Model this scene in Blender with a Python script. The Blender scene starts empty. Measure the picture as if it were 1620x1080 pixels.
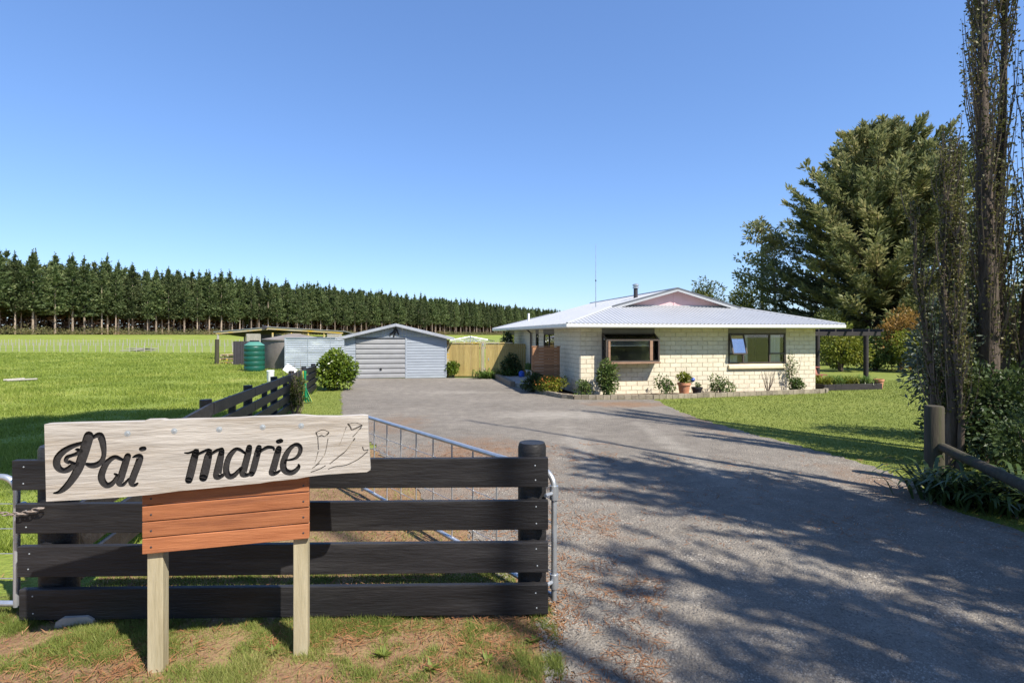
import bpy, bmesh, math, random
import numpy as np
from mathutils import Vector, Matrix
from math import radians, sin, cos, tan, pi, sqrt, atan2

random.seed(7); rng = np.random.default_rng(11)
S = bpy.context.scene
COL = S.collection

# ------------------------------------------------------------------ camera
CAMZ, F = 2.0, 864.0                      # eye height (m); focal length in photo pixels (1620 wide)
cd = bpy.data.cameras.new('camera'); cam = bpy.data.objects.new('camera', cd); COL.objects.link(cam)
cd.sensor_width = 36; cd.lens = 36 * F / 1620; cd.shift_y = -10 / 1620
cd.clip_start = 0.05; cd.clip_end = 6000
cam.location = (0, 0, CAMZ); cam.rotation_euler = (radians(90), 0, 0)
S.camera = cam

# ------------------------------------------------------------------ sky, sun, exposure
SUN_AZ, SUN_EL = radians(46), radians(50)  # azimuth to the right of straight-behind-the-viewer
sv = Vector((sin(SUN_AZ) * cos(SUN_EL), -cos(SUN_AZ) * cos(SUN_EL), sin(SUN_EL)))
W = bpy.data.worlds.new('World'); S.world = W; W.use_nodes = True
wn = W.node_tree; bg = wn.nodes['Background']
sky = wn.nodes.new('ShaderNodeTexSky'); sky.sky_type = 'NISHITA'; sky.sun_disc = False
sky.sun_elevation = SUN_EL; sky.sun_rotation = atan2(sv.x, sv.y)
sky.altitude = 0; sky.air_density = 1.0; sky.dust_density = 0.4; sky.ozone_density = 3.0
gm = wn.nodes.new('ShaderNodeGamma'); gm.inputs[1].default_value = 0.75          # film-like compression of the whole sky
tn = wn.nodes.new('ShaderNodeVectorMath'); tn.operation = 'MULTIPLY'; tn.inputs[1].default_value = (.79, .945, 1.24)
hs_ = wn.nodes.new('ShaderNodeHueSaturation'); hs_.inputs['Saturation'].default_value = 1.12
wn.links.new(sky.outputs[0], gm.inputs[0]); wn.links.new(gm.outputs[0], hs_.inputs['Color']); wn.links.new(hs_.outputs[0], tn.inputs[0]); wn.links.new(tn.outputs[0], bg.inputs[0])
bg.inputs[1].default_value = 0.145
sd = bpy.data.lights.new('sun', 'SUN'); so = bpy.data.objects.new('sun', sd); COL.objects.link(so)
sd.energy = 4.9; sd.angle = radians(0.53); sd.color = (1, 0.94, 0.85)
so.rotation_euler = (-sv).to_track_quat('-Z', 'Y').to_euler(); so.location = (20, -20, 30)
S.view_settings.view_transform = 'Standard'; S.view_settings.look = 'None'
S.view_settings.exposure = 0.80; S.view_settings.gamma = 1

# ------------------------------------------------------------------ helpers
def at(px, d, z=0.0):                     # a spot at distance d seen in photo column px
    return Vector(((px - 810) / F * d, d, z))
def zat(py, d): return CAMZ - (py - 530) / F * d
def gd(px, py): return at(px, CAMZ * F / (py - 530))

def link(o): COL.objects.link(o); return o
def tag(o, label=None, cat=None, group=None, kind=None):
    for k, v in (('label', label), ('category', cat), ('group', group), ('kind', kind)):
        if v: o[k] = v
    return o
def thing(name, label, cat, loc=(0, 0, 0), rz=0.0, group=None):
    o = link(bpy.data.objects.new(name, None)); o.empty_display_size = 0.2
    o.location = loc; o.rotation_euler = (0, 0, rz)
    return tag(o, label, cat, group)

def mesh_np(name, V, Fc, smooth=False):
    V = np.asarray(V, np.float32).reshape(-1, 3); Fc = np.asarray(Fc, np.int32)
    n, k = Fc.shape
    me = bpy.data.meshes.new(name)
    me.vertices.add(len(V)); me.vertices.foreach_set('co', V.ravel())
    me.loops.add(n * k); me.loops.foreach_set('vertex_index', Fc.ravel())
    me.polygons.add(n)
    me.polygons.foreach_set('loop_start', np.arange(0, n * k, k, dtype=np.int32))
    me.polygons.foreach_set('loop_total', np.full(n, k, np.int32))
    if smooth: me.polygons.foreach_set('use_smooth', np.ones(n, bool))
    me.update(calc_edges=True)
    return me
def obj(name, me, m, parent=None, loc=None, rot=None):
    o = link(bpy.data.objects.new(name, me))
    if m is not None and len(me.materials) == 0: me.materials.append(m)
    if parent: o.parent = parent
    if loc is not None: o.location = loc
    if rot is not None: o.rotation_euler = rot
    return o

class MB:
    def __init__(s): s.v = []; s.f = []
    def add(s, vs, fs):
        b = len(s.v); s.v += [tuple(v) for v in vs]; s.f += [tuple(b + i for i in f) for f in fs]; return s
    def box(s, x0, x1, y0, y1, z0, z1):
        return s.add([(x0,y0,z0),(x1,y0,z0),(x1,y1,z0),(x0,y1,z0),(x0,y0,z1),(x1,y0,z1),(x1,y1,z1),(x0,y1,z1)],
                     [(0,3,2,1),(4,5,6,7),(0,1,5,4),(1,2,6,5),(2,3,7,6),(3,0,4,7)])
    def beam(s, a, b, w, h, up=(0, 0, 1)):  # bar from a to b, w across, h along 'up'
        a = Vector(a); b = Vector(b); d = (b - a).normalized(); u = Vector(up)
        r = d.cross(u).normalized(); u = r.cross(d).normalized()
        vs = [p + r * (sx * w / 2) + u * (sz * h / 2) for p in (a, b) for sx, sz in ((-1,-1),(1,-1),(1,1),(-1,1))]
        return s.add(vs, [(0,1,2,3),(7,6,5,4),(0,4,5,1),(1,5,6,2),(2,6,7,3),(3,7,4,0)])
    def tube(s, pts, rad, n=8, cap=True):
        pts = [Vector(p) for p in pts]
        if not hasattr(rad, '__len__'): rad = [rad] * len(pts)
        b = len(s.v); ref = None
        for i, p in enumerate(pts):
            t = (pts[min(i + 1, len(pts) - 1)] - pts[max(i - 1, 0)]).normalized()
            if ref is None: ref = Vector((0, 0, 1)) if abs(t.z) < .9 else Vector((1, 0, 0))
            x = t.cross(ref).normalized(); ref = x.cross(t).normalized()
            for k in range(n):
                a = 2 * pi * k / n; s.v.append(tuple(p + (x * cos(a) + ref * sin(a)) * rad[i]))
        for i in range(len(pts) - 1):
            for k in range(n):
                k2 = (k + 1) % n; s.f.append((b+i*n+k, b+i*n+k2, b+(i+1)*n+k2, b+(i+1)*n+k))
        if cap:
            s.f.append(tuple(b + k for k in reversed(range(n)))); e = b + (len(pts) - 1) * n
            s.f.append(tuple(e + k for k in range(n)))
        return s
    def lathe(s, prof, n=24, c=(0, 0, 0)):  # prof: (radius, z)
        b = len(s.v)
        for r, z in prof:
            for k in range(n):
                a = 2 * pi * k / n; s.v.append((c[0] + r * cos(a), c[1] + r * sin(a), c[2] + z))
        for i in range(len(prof) - 1):
            for k in range(n):
                k2 = (k + 1) % n; s.f.append((b+i*n+k, b+i*n+k2, b+(i+1)*n+k2, b+(i+1)*n+k))
        s.f.append(tuple(b + k for k in reversed(range(n)))); e = b + (len(prof) - 1) * n
        s.f.append(tuple(e + k for k in range(n)))
        return s
    def prism(s, poly, f0, f1):             # poly of 2-tuples, f0/f1 map a 2-tuple to the two end faces
        n = len(poly); vs = [f0(*p) for p in poly] + [f1(*p) for p in poly]
        fs = [tuple(range(n)), tuple(reversed(range(n, 2 * n)))] + [(i, i + n, (i + 1) % n + n, (i + 1) % n) for i in range(n)]
        return s.add(vs, fs)
    def mesh(s, name, smooth=False):
        me = bpy.data.meshes.new(name); me.from_pydata(s.v, [], s.f)
        bm = bmesh.new(); bm.from_mesh(me); bmesh.ops.recalc_face_normals(bm, faces=bm.faces); bm.to_mesh(me); bm.free()
        if smooth:
            for p in me.polygons: p.use_smooth = True
            try: me.set_sharp_from_angle(angle=radians(40))
            except Exception: pass
        me.update(); return me
    def build(s, name, m, parent=None, smooth=False, loc=None, rot=None, bevel=0):
        o = obj(name, s.mesh(name, smooth), m, parent, loc, rot)
        if bevel:
            md = o.modifiers.new('bevel', 'BEVEL'); md.width = bevel; md.segments = 2; md.limit_method = 'ANGLE'
        return o

# ------------------------------------------------------------------ materials
def nodes(m): return m.node_tree.nodes, m.node_tree.links
def mat(name, col, rough=.7, var=.18, scale=3.0, stretch=(1, 1, 1), bump=0.0, bscale=None, col2=None, metal=0.0,
        spec=.3, rnd=0.0, col3=None, c3scale=.6, c3lo=.5, c3hi=.65, detail=6, coords='Object', bdist=.01):
    m = bpy.data.materials.new(name); m.use_nodes = True; N, L = nodes(m); b = N['Principled BSDF']
    b.inputs['Roughness'].default_value = rough; b.inputs['Metallic'].default_value = metal
    b.inputs['Specular IOR Level'].default_value = spec
    tc = N.new('ShaderNodeTexCoord'); mp = N.new('ShaderNodeMapping'); mp.inputs['Scale'].default_value = stretch
    L.new(tc.outputs[coords], mp.inputs[0]); oi = N.new('ShaderNodeObjectInfo')
    if rnd or coords == 'Object':
        va = N.new('ShaderNodeVectorMath'); va.operation = 'SCALE'; va.inputs[0].default_value = (37, 71, 13)
        L.new(oi.outputs['Random'], va.inputs['Scale']); L.new(va.outputs[0], mp.inputs['Location'])
    n1 = N.new('ShaderNodeTexNoise'); n1.inputs['Scale'].default_value = scale; n1.inputs['Detail'].default_value = detail
    n1.inputs['Roughness'].default_value = .62
    L.new(mp.outputs[0], n1.inputs[0])
    cr = N.new('ShaderNodeValToRGB'); c = Vector(col); d = Vector(col2) if col2 else None
    cr.color_ramp.elements[0].position = .3; cr.color_ramp.elements[1].position = .7
    lo = c * (1 - var); hi = c * (1 + var) if d is None else d
    if d is not None: lo = c
    cr.color_ramp.elements[0].color = (*lo, 1); cr.color_ramp.elements[1].color = (*[min(1, x) for x in hi], 1)
    L.new(n1.outputs['Fac'], cr.inputs[0]); out = cr.outputs[0]
    if col3:
        n3 = N.new('ShaderNodeTexNoise'); n3.inputs['Scale'].default_value = c3scale; n3.inputs['Detail'].default_value = 8
        n3.inputs['Roughness'].default_value = .7
        L.new(mp.outputs[0] if stretch != (1, 1, 1) else tc.outputs[coords], n3.inputs[0])
        mr = N.new('ShaderNodeMapRange'); mr.inputs[1].default_value = c3lo; mr.inputs[2].default_value = c3hi
        L.new(n3.outputs['Fac'], mr.inputs[0])
        mx = N.new('ShaderNodeMix'); mx.data_type = 'RGBA'; mx.inputs['B'].default_value = (*col3, 1)
        L.new(mr.outputs[0], mx.inputs['Factor']); L.new(out, mx.inputs['A']); out = mx.outputs['Result']
    if rnd:
        hs = N.new('ShaderNodeHueSaturation'); mr2 = N.new('ShaderNodeMapRange')
        mr2.inputs[3].default_value = 1 - rnd; mr2.inputs[4].default_value = 1 + rnd
        L.new(oi.outputs['Random'], mr2.inputs[0]); L.new(mr2.outputs[0], hs.inputs['Value']); L.new(out, hs.inputs['Color']); out = hs.outputs[0]
    L.new(out, b.inputs['Base Color'])
    if bump:
        n2 = N.new('ShaderNodeTexNoise'); n2.inputs['Scale'].default_value = bscale or scale * 4; n2.inputs['Detail'].default_value = 8
        L.new(mp.outputs[0], n2.inputs[0])
        bp = N.new('ShaderNodeBump'); bp.inputs['Strength'].default_value = bump; bp.inputs['Distance'].default_value = bdist
        L.new(n2.outputs['Fac'], bp.inputs['Height']); L.new(bp.outputs[0], b.inputs['Normal'])
    return m

def leafmat(name, c1, c2, c3=None, trans=.3, rough=.5, scale=.8, spec=.3, rnd=.0):
    m = bpy.data.materials.new(name); m.use_nodes = True; N, L = nodes(m); b = N['Principled BSDF']; o = N['Material Output']
    b.inputs['Roughness'].default_value = rough; b.inputs['Specular IOR Level'].default_value = spec
    g = N.new('ShaderNodeNewGeometry'); tc = N.new('ShaderNodeTexCoord')
    n1 = N.new('ShaderNodeTexNoise'); n1.inputs['Scale'].default_value = scale; n1.inputs['Detail'].default_value = 3
    L.new(tc.outputs['Object'], n1.inputs[0])
    ad = N.new('ShaderNodeMath'); ad.operation = 'MULTIPLY_ADD'; ad.inputs[1].default_value = .45
    L.new(g.outputs['Random Per Island'], ad.inputs[0])
    sb = N.new('ShaderNodeMath'); sb.operation = 'MULTIPLY_ADD'; sb.inputs[1].default_value = 1.3; sb.inputs[2].default_value = -.38
    L.new(n1.outputs['Fac'], sb.inputs[0]); L.new(sb.outputs[0], ad.inputs[2])
    cr = N.new('ShaderNodeValToRGB'); E = cr.color_ramp.elements
    E[0].position = .1; E[0].color = (*c1, 1); E[1].position = .62 if c3 else .9; E[1].color = (*c2, 1)
    if c3: e = E.new(.95); e.color = (*c3, 1)
    L.new(ad.outputs[0], cr.inputs[0]); out = cr.outputs[0]
    if rnd:
        oi = N.new('ShaderNodeObjectInfo'); hs = N.new('ShaderNodeHueSaturation'); mr = N.new('ShaderNodeMapRange')
        mr.inputs[3].default_value = 1 - rnd; mr.inputs[4].default_value = 1 + rnd
        L.new(oi.outputs['Random'], mr.inputs[0]); L.new(mr.outputs[0], hs.inputs['Value']); L.new(out, hs.inputs['Color']); out = hs.outputs[0]
    L.new(out, b.inputs['Base Color'])
    t = N.new('ShaderNodeBsdfTranslucent'); L.new(out, t.inputs[0]); mx = N.new('ShaderNodeMixShader'); mx.inputs[0].default_value = trans
    L.new(b.outputs[0], mx.inputs[1]); L.new(t.outputs[0], mx.inputs[2]); L.new(mx.outputs[0], o.inputs[0])
    return m

def groundmat(name, stops, scales=(.35, 2.2, 28), bump=.6, bscale=60, rough=.95, blobs=None, blobcol=None, bdist=.02, blobs2=None, blobcol2=None):
    """three noise octaves mixed, coloured through a ramp; blobs = patches of litter lying at given spots"""
    m = bpy.data.materials.new(name); m.use_nodes = True; N, L = nodes(m); b = N['Principled BSDF']
    b.inputs['Roughness'].default_value = rough; b.inputs['Specular IOR Level'].default_value = .15
    g = N.new('ShaderNodeNewGeometry'); tot = None
    for sc, w in zip(scales, (.3, .3, .4)):
        n = N.new('ShaderNodeTexNoise'); n.inputs['Scale'].default_value = sc; n.inputs['Detail'].default_value = 8; n.inputs['Roughness'].default_value = .68
        L.new(g.outputs['Position'], n.inputs[0]); a = N.new('ShaderNodeMath'); a.operation = 'MULTIPLY_ADD'; a.inputs[1].default_value = w
        L.new(n.outputs['Fac'], a.inputs[0])
        if tot: L.new(tot, a.inputs[2])
        else: a.inputs[2].default_value = 0
        tot = a.outputs[0]
    cr = N.new('ShaderNodeValToRGB'); E = cr.color_ramp.elements
    E[0].position, E[0].color = stops[0][0], (*stops[0][1], 1); E[1].position, E[1].color = stops[-1][0], (*stops[-1][1], 1)
    for p, c in stops[1:-1]: e = E.new(p); e.color = (*c, 1)
    L.new(tot, cr.inputs[0]); out = cr.outputs[0]
    for blobs, blobcol in ((blobs2, blobcol2), (blobs, blobcol)):
        if not blobs: continue
        tt = None
        for x, y, rx, ry, w in blobs:
            s = N.new('ShaderNodeVectorMath'); s.operation = 'SUBTRACT'; s.inputs[1].default_value = (x, y, 0); L.new(g.outputs['Position'], s.inputs[0])
            q = N.new('ShaderNodeVectorMath'); q.operation = 'MULTIPLY'; q.inputs[1].default_value = (1/rx, 1/ry, 0); L.new(s.outputs[0], q.inputs[0])
            l = N.new('ShaderNodeVectorMath'); l.operation = 'LENGTH'; L.new(q.outputs[0], l.inputs[0])
            r = N.new('ShaderNodeMapRange'); r.interpolation_type = 'SMOOTHSTEP'; r.inputs[1].default_value = 1.3; r.inputs[2].default_value = .1
            r.inputs[3].default_value = 0; r.inputs[4].default_value = w; L.new(l.outputs['Value'], r.inputs[0])
            if tt is None: tt = r.outputs[0]
            else:
                mm = N.new('ShaderNodeMath'); mm.operation = 'MAXIMUM'; L.new(tt, mm.inputs[0]); L.new(r.outputs[0], mm.inputs[1]); tt = mm.outputs[0]
        n = N.new('ShaderNodeTexNoise'); n.inputs['Scale'].default_value = 2.6; n.inputs['Detail'].default_value = 10; n.inputs['Roughness'].default_value = .75
        L.new(g.outputs['Position'], n.inputs[0])
        a = N.new('ShaderNodeMath'); a.operation = 'ADD'; L.new(n.outputs['Fac'], a.inputs[0]); L.new(tt, a.inputs[1])
        r = N.new('ShaderNodeMapRange'); r.inputs[1].default_value = .78; r.inputs[2].default_value = 1.2; r.inputs[4].default_value = .8; L.new(a.outputs[0], r.inputs[0])
        mx = N.new('ShaderNodeMix'); mx.data_type = 'RGBA'; mx.inputs['B'].default_value = (*blobcol, 1)
        L.new(r.outputs[0], mx.inputs['Factor']); L.new(out, mx.inputs['A']); out = mx.outputs['Result']
    L.new(out, b.inputs['Base Color'])
    n2 = N.new('ShaderNodeTexNoise'); n2.inputs['Scale'].default_value = bscale; n2.inputs['Detail'].default_value = 6; L.new(g.outputs['Position'], n2.inputs[0])
    bp = N.new('ShaderNodeBump'); bp.inputs['Strength'].default_value = bump; bp.inputs['Distance'].default_value = bdist
    L.new(n2.outputs['Fac'], bp.inputs['Height']); L.new(bp.outputs[0], b.inputs['Normal'])
    return m

def glassmat(name, tint=(.97, .98, .98), refl=.1):
    m = bpy.data.materials.new(name); m.use_nodes = True; N, L = nodes(m); o = N['Material Output']
    gl = N.new('ShaderNodeBsdfGlossy'); gl.inputs['Roughness'].default_value = .02
    tr = N.new('ShaderNodeBsdfTransparent'); tr.inputs[0].default_value = (*tint, 1)
    fr = N.new('ShaderNodeFresnel'); fr.inputs[0].default_value = 1.5
    ad = N.new('ShaderNodeMath'); ad.operation = 'ADD'; ad.inputs[1].default_value = refl; L.new(fr.outputs[0], ad.inputs[0])
    mx = N.new('ShaderNodeMixShader'); L.new(ad.outputs[0], mx.inputs[0]); L.new(tr.outputs[0], mx.inputs[1]); L.new(gl.outputs[0], mx.inputs[2])
    L.new(mx.outputs[0], o.inputs[0]); return m

M = dict(
 black=mat('black_painted_timber', (.018,.017,.018), .5, .35, 2, (1,8,8), .45, 9, col3=(.055,.052,.05), c3scale=1.1, c3lo=.5, c3hi=.85, rnd=.2),
 slab=mat('weathered_grey_slab', (.31,.28,.245), .88, .2, 2.0, (1,9,9), .6, 7, col2=(.48,.445,.40), col3=(.29,.23,.165), c3scale=.9, c3lo=.5, c3hi=.78),
 carve=mat('carved_dark_paint', (.028,.026,.026), .6, .3, 20, bump=.3),
 orange=mat('stained_hardwood', (.27,.095,.04), .5, .2, 1.6, (1.2,14,14), .3, 8, col2=(.43,.17,.075), rnd=.18, col3=(.20,.075,.04), c3scale=1.3, c3lo=.5, c3hi=.75),
 post=mat('treated_pine', (.30,.255,.155), .85, .2, 2.2, (8,8,1), .45, 8, col2=(.42,.37,.25), col3=(.20,.19,.125), c3scale=1.2, c3lo=.55, c3hi=.8),
 oldpost=mat('old_mossy_post', (.042,.036,.025), .95, .3, 3, (7,7,1), .7, 9, col2=(.07,.06,.042), col3=(.045,.055,.018), c3lo=.5, c3hi=.7),  # base colour also darkened to carry the shade on the gate post
 galv=mat('galvanised_steel', (.50,.52,.54), .42, .15, 9, bump=.05, metal=.75, spec=.5),
 galvnail=mat('galvanised_nail', (.42,.45,.47), .5, .15, 20, metal=.5),
 brick=mat('cream_block', (.57,.505,.375), .85, .1, 9, bump=.45, bscale=45, col2=(.70,.63,.48), rnd=.06, bdist=.006),
 mortar=mat('mortar', (.46,.41,.31), .95, .15, 12, bump=.3),
 roof=mat('pale_roof_steel', (.37,.378,.39), .42, .05, 1.2, spec=.5),
 gutter=mat('white_gutter', (.74,.73,.68), .45, .06, 2),
 trim=mat('brown_trim', (.075,.06,.05), .5, .15, 4),
 trimlite=mat('tan_sill_timber', (.28,.17,.11), .6, .2, 3, (1,6,6)),
 sillcream=mat('cream_sill', (.68,.58,.38), .7, .1, 5),
 lintel=mat('taupe_panel', (.20,.18,.165), .7, .12, 2),
 pink=mat('faded_pink_panel', (.66,.43,.44), .85, .08, 1.5),
 curtain=mat('white_curtain', (.82,.81,.78), .9, .06, 4, (12,12,1)),
 dark=mat('dark_interior', (.05,.045,.04), .9, .2, 2),
 inner=mat('interior_plaster', (.60,.55,.48), .9, .1, 1),
 blue=mat('blue_grey_weatherboard', (.30,.33,.365), .65, .1, 2, (1,5,5), rnd=.05, bump=.1),
 rdoor=mat('grey_door_steel', (.30,.30,.30), .5, .1, 2, rnd=.04),
 iron=mat('galvanised_iron', (.40,.435,.475), .45, .12, 1.1, (1,1,3), metal=.35, col3=(.60,.64,.68), c3scale=.8, c3lo=.5, c3hi=.7),
 barge=mat('grey_barge', (.33,.345,.37), .6, .15, 3), gtrim=mat('dark_grey_trim', (.10,.11,.125), .6, .15, 3),
 conc=mat('stained_concrete', (.14,.125,.11), .95, .3, 1.2, bump=.3, col2=(.24,.21,.19), col3=(.38,.36,.34), c3scale=.7, c3lo=.6, c3hi=.75),
 wood2=mat('grey_bark_pine', (.12,.09,.065), .95, .3, 2), concl=mat('pale_concrete', (.34,.32,.29), .95, .2, 2.5, bump=.4, bscale=30),
 tank=mat('green_plastic', (.006,.075,.05), .42, .1, 1.5, spec=.45),
 tanklid=mat('faded_green_plastic', (.07,.21,.165), .5, .1, 2),
 charcoal=mat('charcoal_steel', (.05,.045,.05), .5, .15, 2),
 lichen=mat('lichened_timber', (.36,.30,.18), .9, .25, 3, (1,6,6), col2=(.44,.40,.30), col3=(.50,.32,.03), c3scale=.8, c3lo=.48, c3hi=.6),
 greytim=mat('grey_timber', (.27,.25,.21), .9, .25, 3, (6,6,1), col2=(.40,.37,.32)),
 paling=mat('yellowed_paling', (.30,.215,.075), .85, .2, 3, (6,6,1), .25, 10, col2=(.42,.31,.12), rnd=.16, col3=(.17,.13,.06), c3scale=1.5, c3lo=.58, c3hi=.8),
 cedar=mat('cedar_slat', (.30,.15,.075), .65, .2, 2.5, (1,8,8), rnd=.18, col2=(.40,.21,.11)),
 sleeper=mat('weathered_sleeper', (.20,.165,.12), .95, .3, 3, (1,6,6), .5),
 edging=mat('mossy_paver', (.20,.165,.12), .95, .3, 8, bump=.6, rnd=.2, col2=(.30,.26,.19), col3=(.13,.13,.05)),
 terra=mat('terracotta', (.42,.17,.085), .85, .15, 6, col2=(.52,.26,.15)),
 white=mat('white_plastic', (.76,.76,.74), .5, .05, 3),
 blackpl=mat('black_plastic', (.02,.02,.022), .5, .2, 3),
 bluepl=mat('blue_plastic', (.03,.09,.42), .4, .1, 3),
 hose=mat('green_hose', (.01,.22,.10), .45, .15, 6),
 hosey=mat('yellow_hose', (.55,.42,.06), .5, .15, 6),
 redwood=mat('red_stained_timber', (.27,.10,.07), .7, .2, 3),
 pergola=mat('dark_pergola_timber', (.032,.027,.026), .7, .3, 3, (1,6,6)),
 bark=mat('grey_brown_bark', (.055,.042,.032), .95, .3, 5, (3,3,.6), .9, 14, col2=(.13,.10,.078), bdist=.03),
 barkpale=mat('pale_pine_bark', (.20,.15,.105), .95, .3, 2, (2,2,.5), col2=(.36,.29,.22), rnd=.35),
 twig=mat('bare_twig', (.16,.12,.09), .9, .3, 6),
 glass=glassmat('window_glass', refl=.01), glassd=glassmat('reflecting_glass', refl=.45),
)
LM = dict(
 pine=leafmat('pine_needles', (.05,.076,.028), (.11,.145,.05), (.20,.205,.085), .28, .65, .25, rnd=.38),
 cypress=leafmat('cypress_sprays', (.11,.14,.065), (.27,.275,.12), (.50,.42,.21), .38, .65, .35),
 olive=leafmat('olive_leaves', (.05,.07,.018), (.11,.13,.03), (.17,.17,.05), .25, .6, .6),
 pop=leafmat('poplar_leaves', (.06,.068,.022), (.125,.125,.038), (.24,.19,.07), .3, .5, 1.2),
 glossy=leafmat('glossy_leaves', (.06,.11,.012), (.15,.21,.022), (.26,.30,.05), .25, .32, 2.5, .5),
 darkleaf=leafmat('dark_leaves', (.028,.05,.016), (.06,.09,.026), (.11,.14,.045), .25, .5, 1.5),
 greyleaf=leafmat('grey_green_leaves', (.06,.08,.055), (.13,.16,.11), (.21,.24,.18), .2, .55, 1.5),
 yellow=leafmat('yellow_green_leaves', (.09,.12,.015), (.20,.22,.025), (.34,.30,.05), .3, .5, 1.2),
 orange=leafmat('orange_young_leaves', (.14,.10,.02), (.30,.17,.04), (.42,.22,.06), .3, .5, 1.2),
 rose=leafmat('rose_leaves', (.05,.09,.02), (.11,.16,.04), (.26,.22,.08), .25, .5, 3),
 strap=leafmat('strap_leaves', (.045,.09,.015), (.11,.19,.03), (.20,.28,.06), .25, .35, 2, .5),
 darkstrap=leafmat('dark_strap_leaves', (.025,.045,.014), (.06,.095,.025), (.11,.15,.05), .25, .35, 2, .5),
 scrub=leafmat('scrub', (.06,.065,.024), (.13,.12,.045), (.26,.16,.075), .15, .8, .12),
 flower=leafmat('orange_flowers', (.50,.16,.03), (.60,.24,.06), None, .2, .6, 3),
 blade=leafmat('paddock_blades', (.15,.205,.03), (.26,.32,.05), (.42,.42,.11), .4, .55, .35),
 lawnb=leafmat('lawn_blades', (.12,.155,.028), (.195,.235,.045), (.32,.32,.09), .35, .55, .6),
 dry=leafmat('dry_verge_blades', (.12,.16,.03), (.22,.26,.055), (.42,.37,.15), .3, .6, 1.1),
 needles=leafmat('fallen_needles', (.16,.07,.03), (.30,.14,.06), (.38,.22,.11), .1, .8, 2),
)
# ================================================================== THE SETTING
EA, EB = np.array([-169., 180.]), np.array([42., 600.])      # edge of the pine forest
ED = (EB - EA) / np.linalg.norm(EB - EA); EN = np.array([-ED[1], ED[0]])
def sstep(a, b, t): t = np.clip((t - a) / (b - a), 0, 1); return t * t * (3 - 2 * t)
def terrain(x, y):
    x = np.asarray(x, float); y = np.asarray(y, float)
    s = (x - EA[0]) * EN[0] + (y - EA[1]) * EN[1]
    return 2.2 * sstep(-62, -4, s) * sstep(40, 90, y)
def tz(x, y): return float(terrain(x, y))

def axis(lo, hi, near, step):
    a = [0.0]; 
    while a[-1] < hi: a.append(a[-1] + step * max(1, (abs(a[-1]) / near)))
    b = [0.0]
    while b[-1] > lo: b.append(b[-1] - step * max(1, (abs(b[-1]) / near)))
    return np.array(sorted(set(b[1:] + a)))
gx = axis(-2600, 2600, 40, 3.0); gy = axis(-300, 4200, 40, 3.0)
X, Y = np.meshgrid(gx, gy); V = np.stack([X, Y, terrain(X, Y)], -1).reshape(-1, 3)
nx, ny = len(gx), len(gy); idx = np.arange(nx * ny).reshape(ny, nx)
Fq = np.stack([idx[:-1, :-1], idx[:-1, 1:], idx[1:, 1:], idx[1:, :-1]], -1).reshape(-1, 4)
GM = groundmat('paddock_grass', [(.36,(.11,.15,.025)),(.45,(.165,.21,.036)),(.54,(.22,.255,.05)),(.65,(.34,.31,.11))], (.05,.35,5), .8, 14, bdist=.08)
tag(obj('ground', mesh_np('ground', V, Fq, True), GM), 'bright green grass paddock reaching to the pine forest', 'ground', kind='structure')

def jag(poly, step=.35, amp=.07, seed=1, skip=()):
    r = random.Random(seed); out = []
    for i, a in enumerate(poly):
        b = poly[(i + 1) % len(poly)]; L = sqrt((b[0]-a[0])**2 + (b[1]-a[1])**2); n = max(1, int(L / step)) if i not in skip else 1
        for k in range(n):
            t = k / n; j = amp if 0 < k else amp * .3
            if i in skip: j = 0
            out.append((a[0] + (b[0]-a[0])*t + r.uniform(-j, j), a[1] + (b[1]-a[1])*t + r.uniform(-j, j)))
    return out
def sheet(name, poly, z, m, label, cat, kind='structure'):
    me = bpy.data.meshes.new(name); bm = bmesh.new(); vs = [bm.verts.new((x, y, z)) for x, y in poly]; f = bm.faces.new(vs)
    if f.normal.z < 0: f.normal_flip()
    bmesh.ops.triangulate(bm, faces=[f]); bm.to_mesh(me); bm.free()
    for p in me.polygons:
        if p.normal.z < 0: p.flip()
    return tag(obj(name, me, m), label, cat, kind=kind)
DRIVE = [(.42,-8),(.40,2.6),(.34,3.9),(-.2,5.0),(-1.2,7),(-2.6,10),(-4.23,13.6),(-6.0,19.2),(-6.4,22),(-7.8,24.86),(-3.0,25.35),(-1.0,25.6),
         (-.8,25.6),(.05,21.1),(.55,20.3),(.87,18.9),(1.33,17.65),(1.86,16.95),(2.62,16.8),(4.41,16.92),(4.36,14.8),(4.4,13.1),(4.87,10.8),(5.3,9.3),(5.5,8.0),(5.4,7.2),(5.0,6.3),
         (5.15,5.4),(5.6,4.4),(6.2,2.6),(7,-8)]
VERGE = [(-14,-8),(.44,-8),(.44,2.6),(.38,3.9),(-.1,5.0),(-1.1,7),(-2.4,9.6),(-3.9,8.6),(-3.35,4.1),(-14,4.6)]
LAWN = [(4.2,16.9),(4.2,14.8),(4.3,13.1),(4.7,10.8),(5.2,9.3),(5.4,8.0),(5.3,7.2),(4.9,6.3),(5.05,5.4),(12,5.0),(60,5.0),(60,38),(12,38),(10.9,22),(10.75,18.75),(4.4,17.0)]
STRIP = [(-3.9,8.6),(-2.4,9.6),(-4.1,13.6),(-5.9,19.2),(-6.3,22),(-7.2,20.5),(-6.96,19.4),(-4.1,7.6)]
BED = [(.62,20.35),(.9,18.98),(1.36,17.72),(1.88,17.03),(2.62,16.88),(4.41,17.0),(7.5,17.85),(10.75,18.85),(11.2,19.7),(10.9,19.7),(2.25,18.0),(1.2,20.4)]
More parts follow.
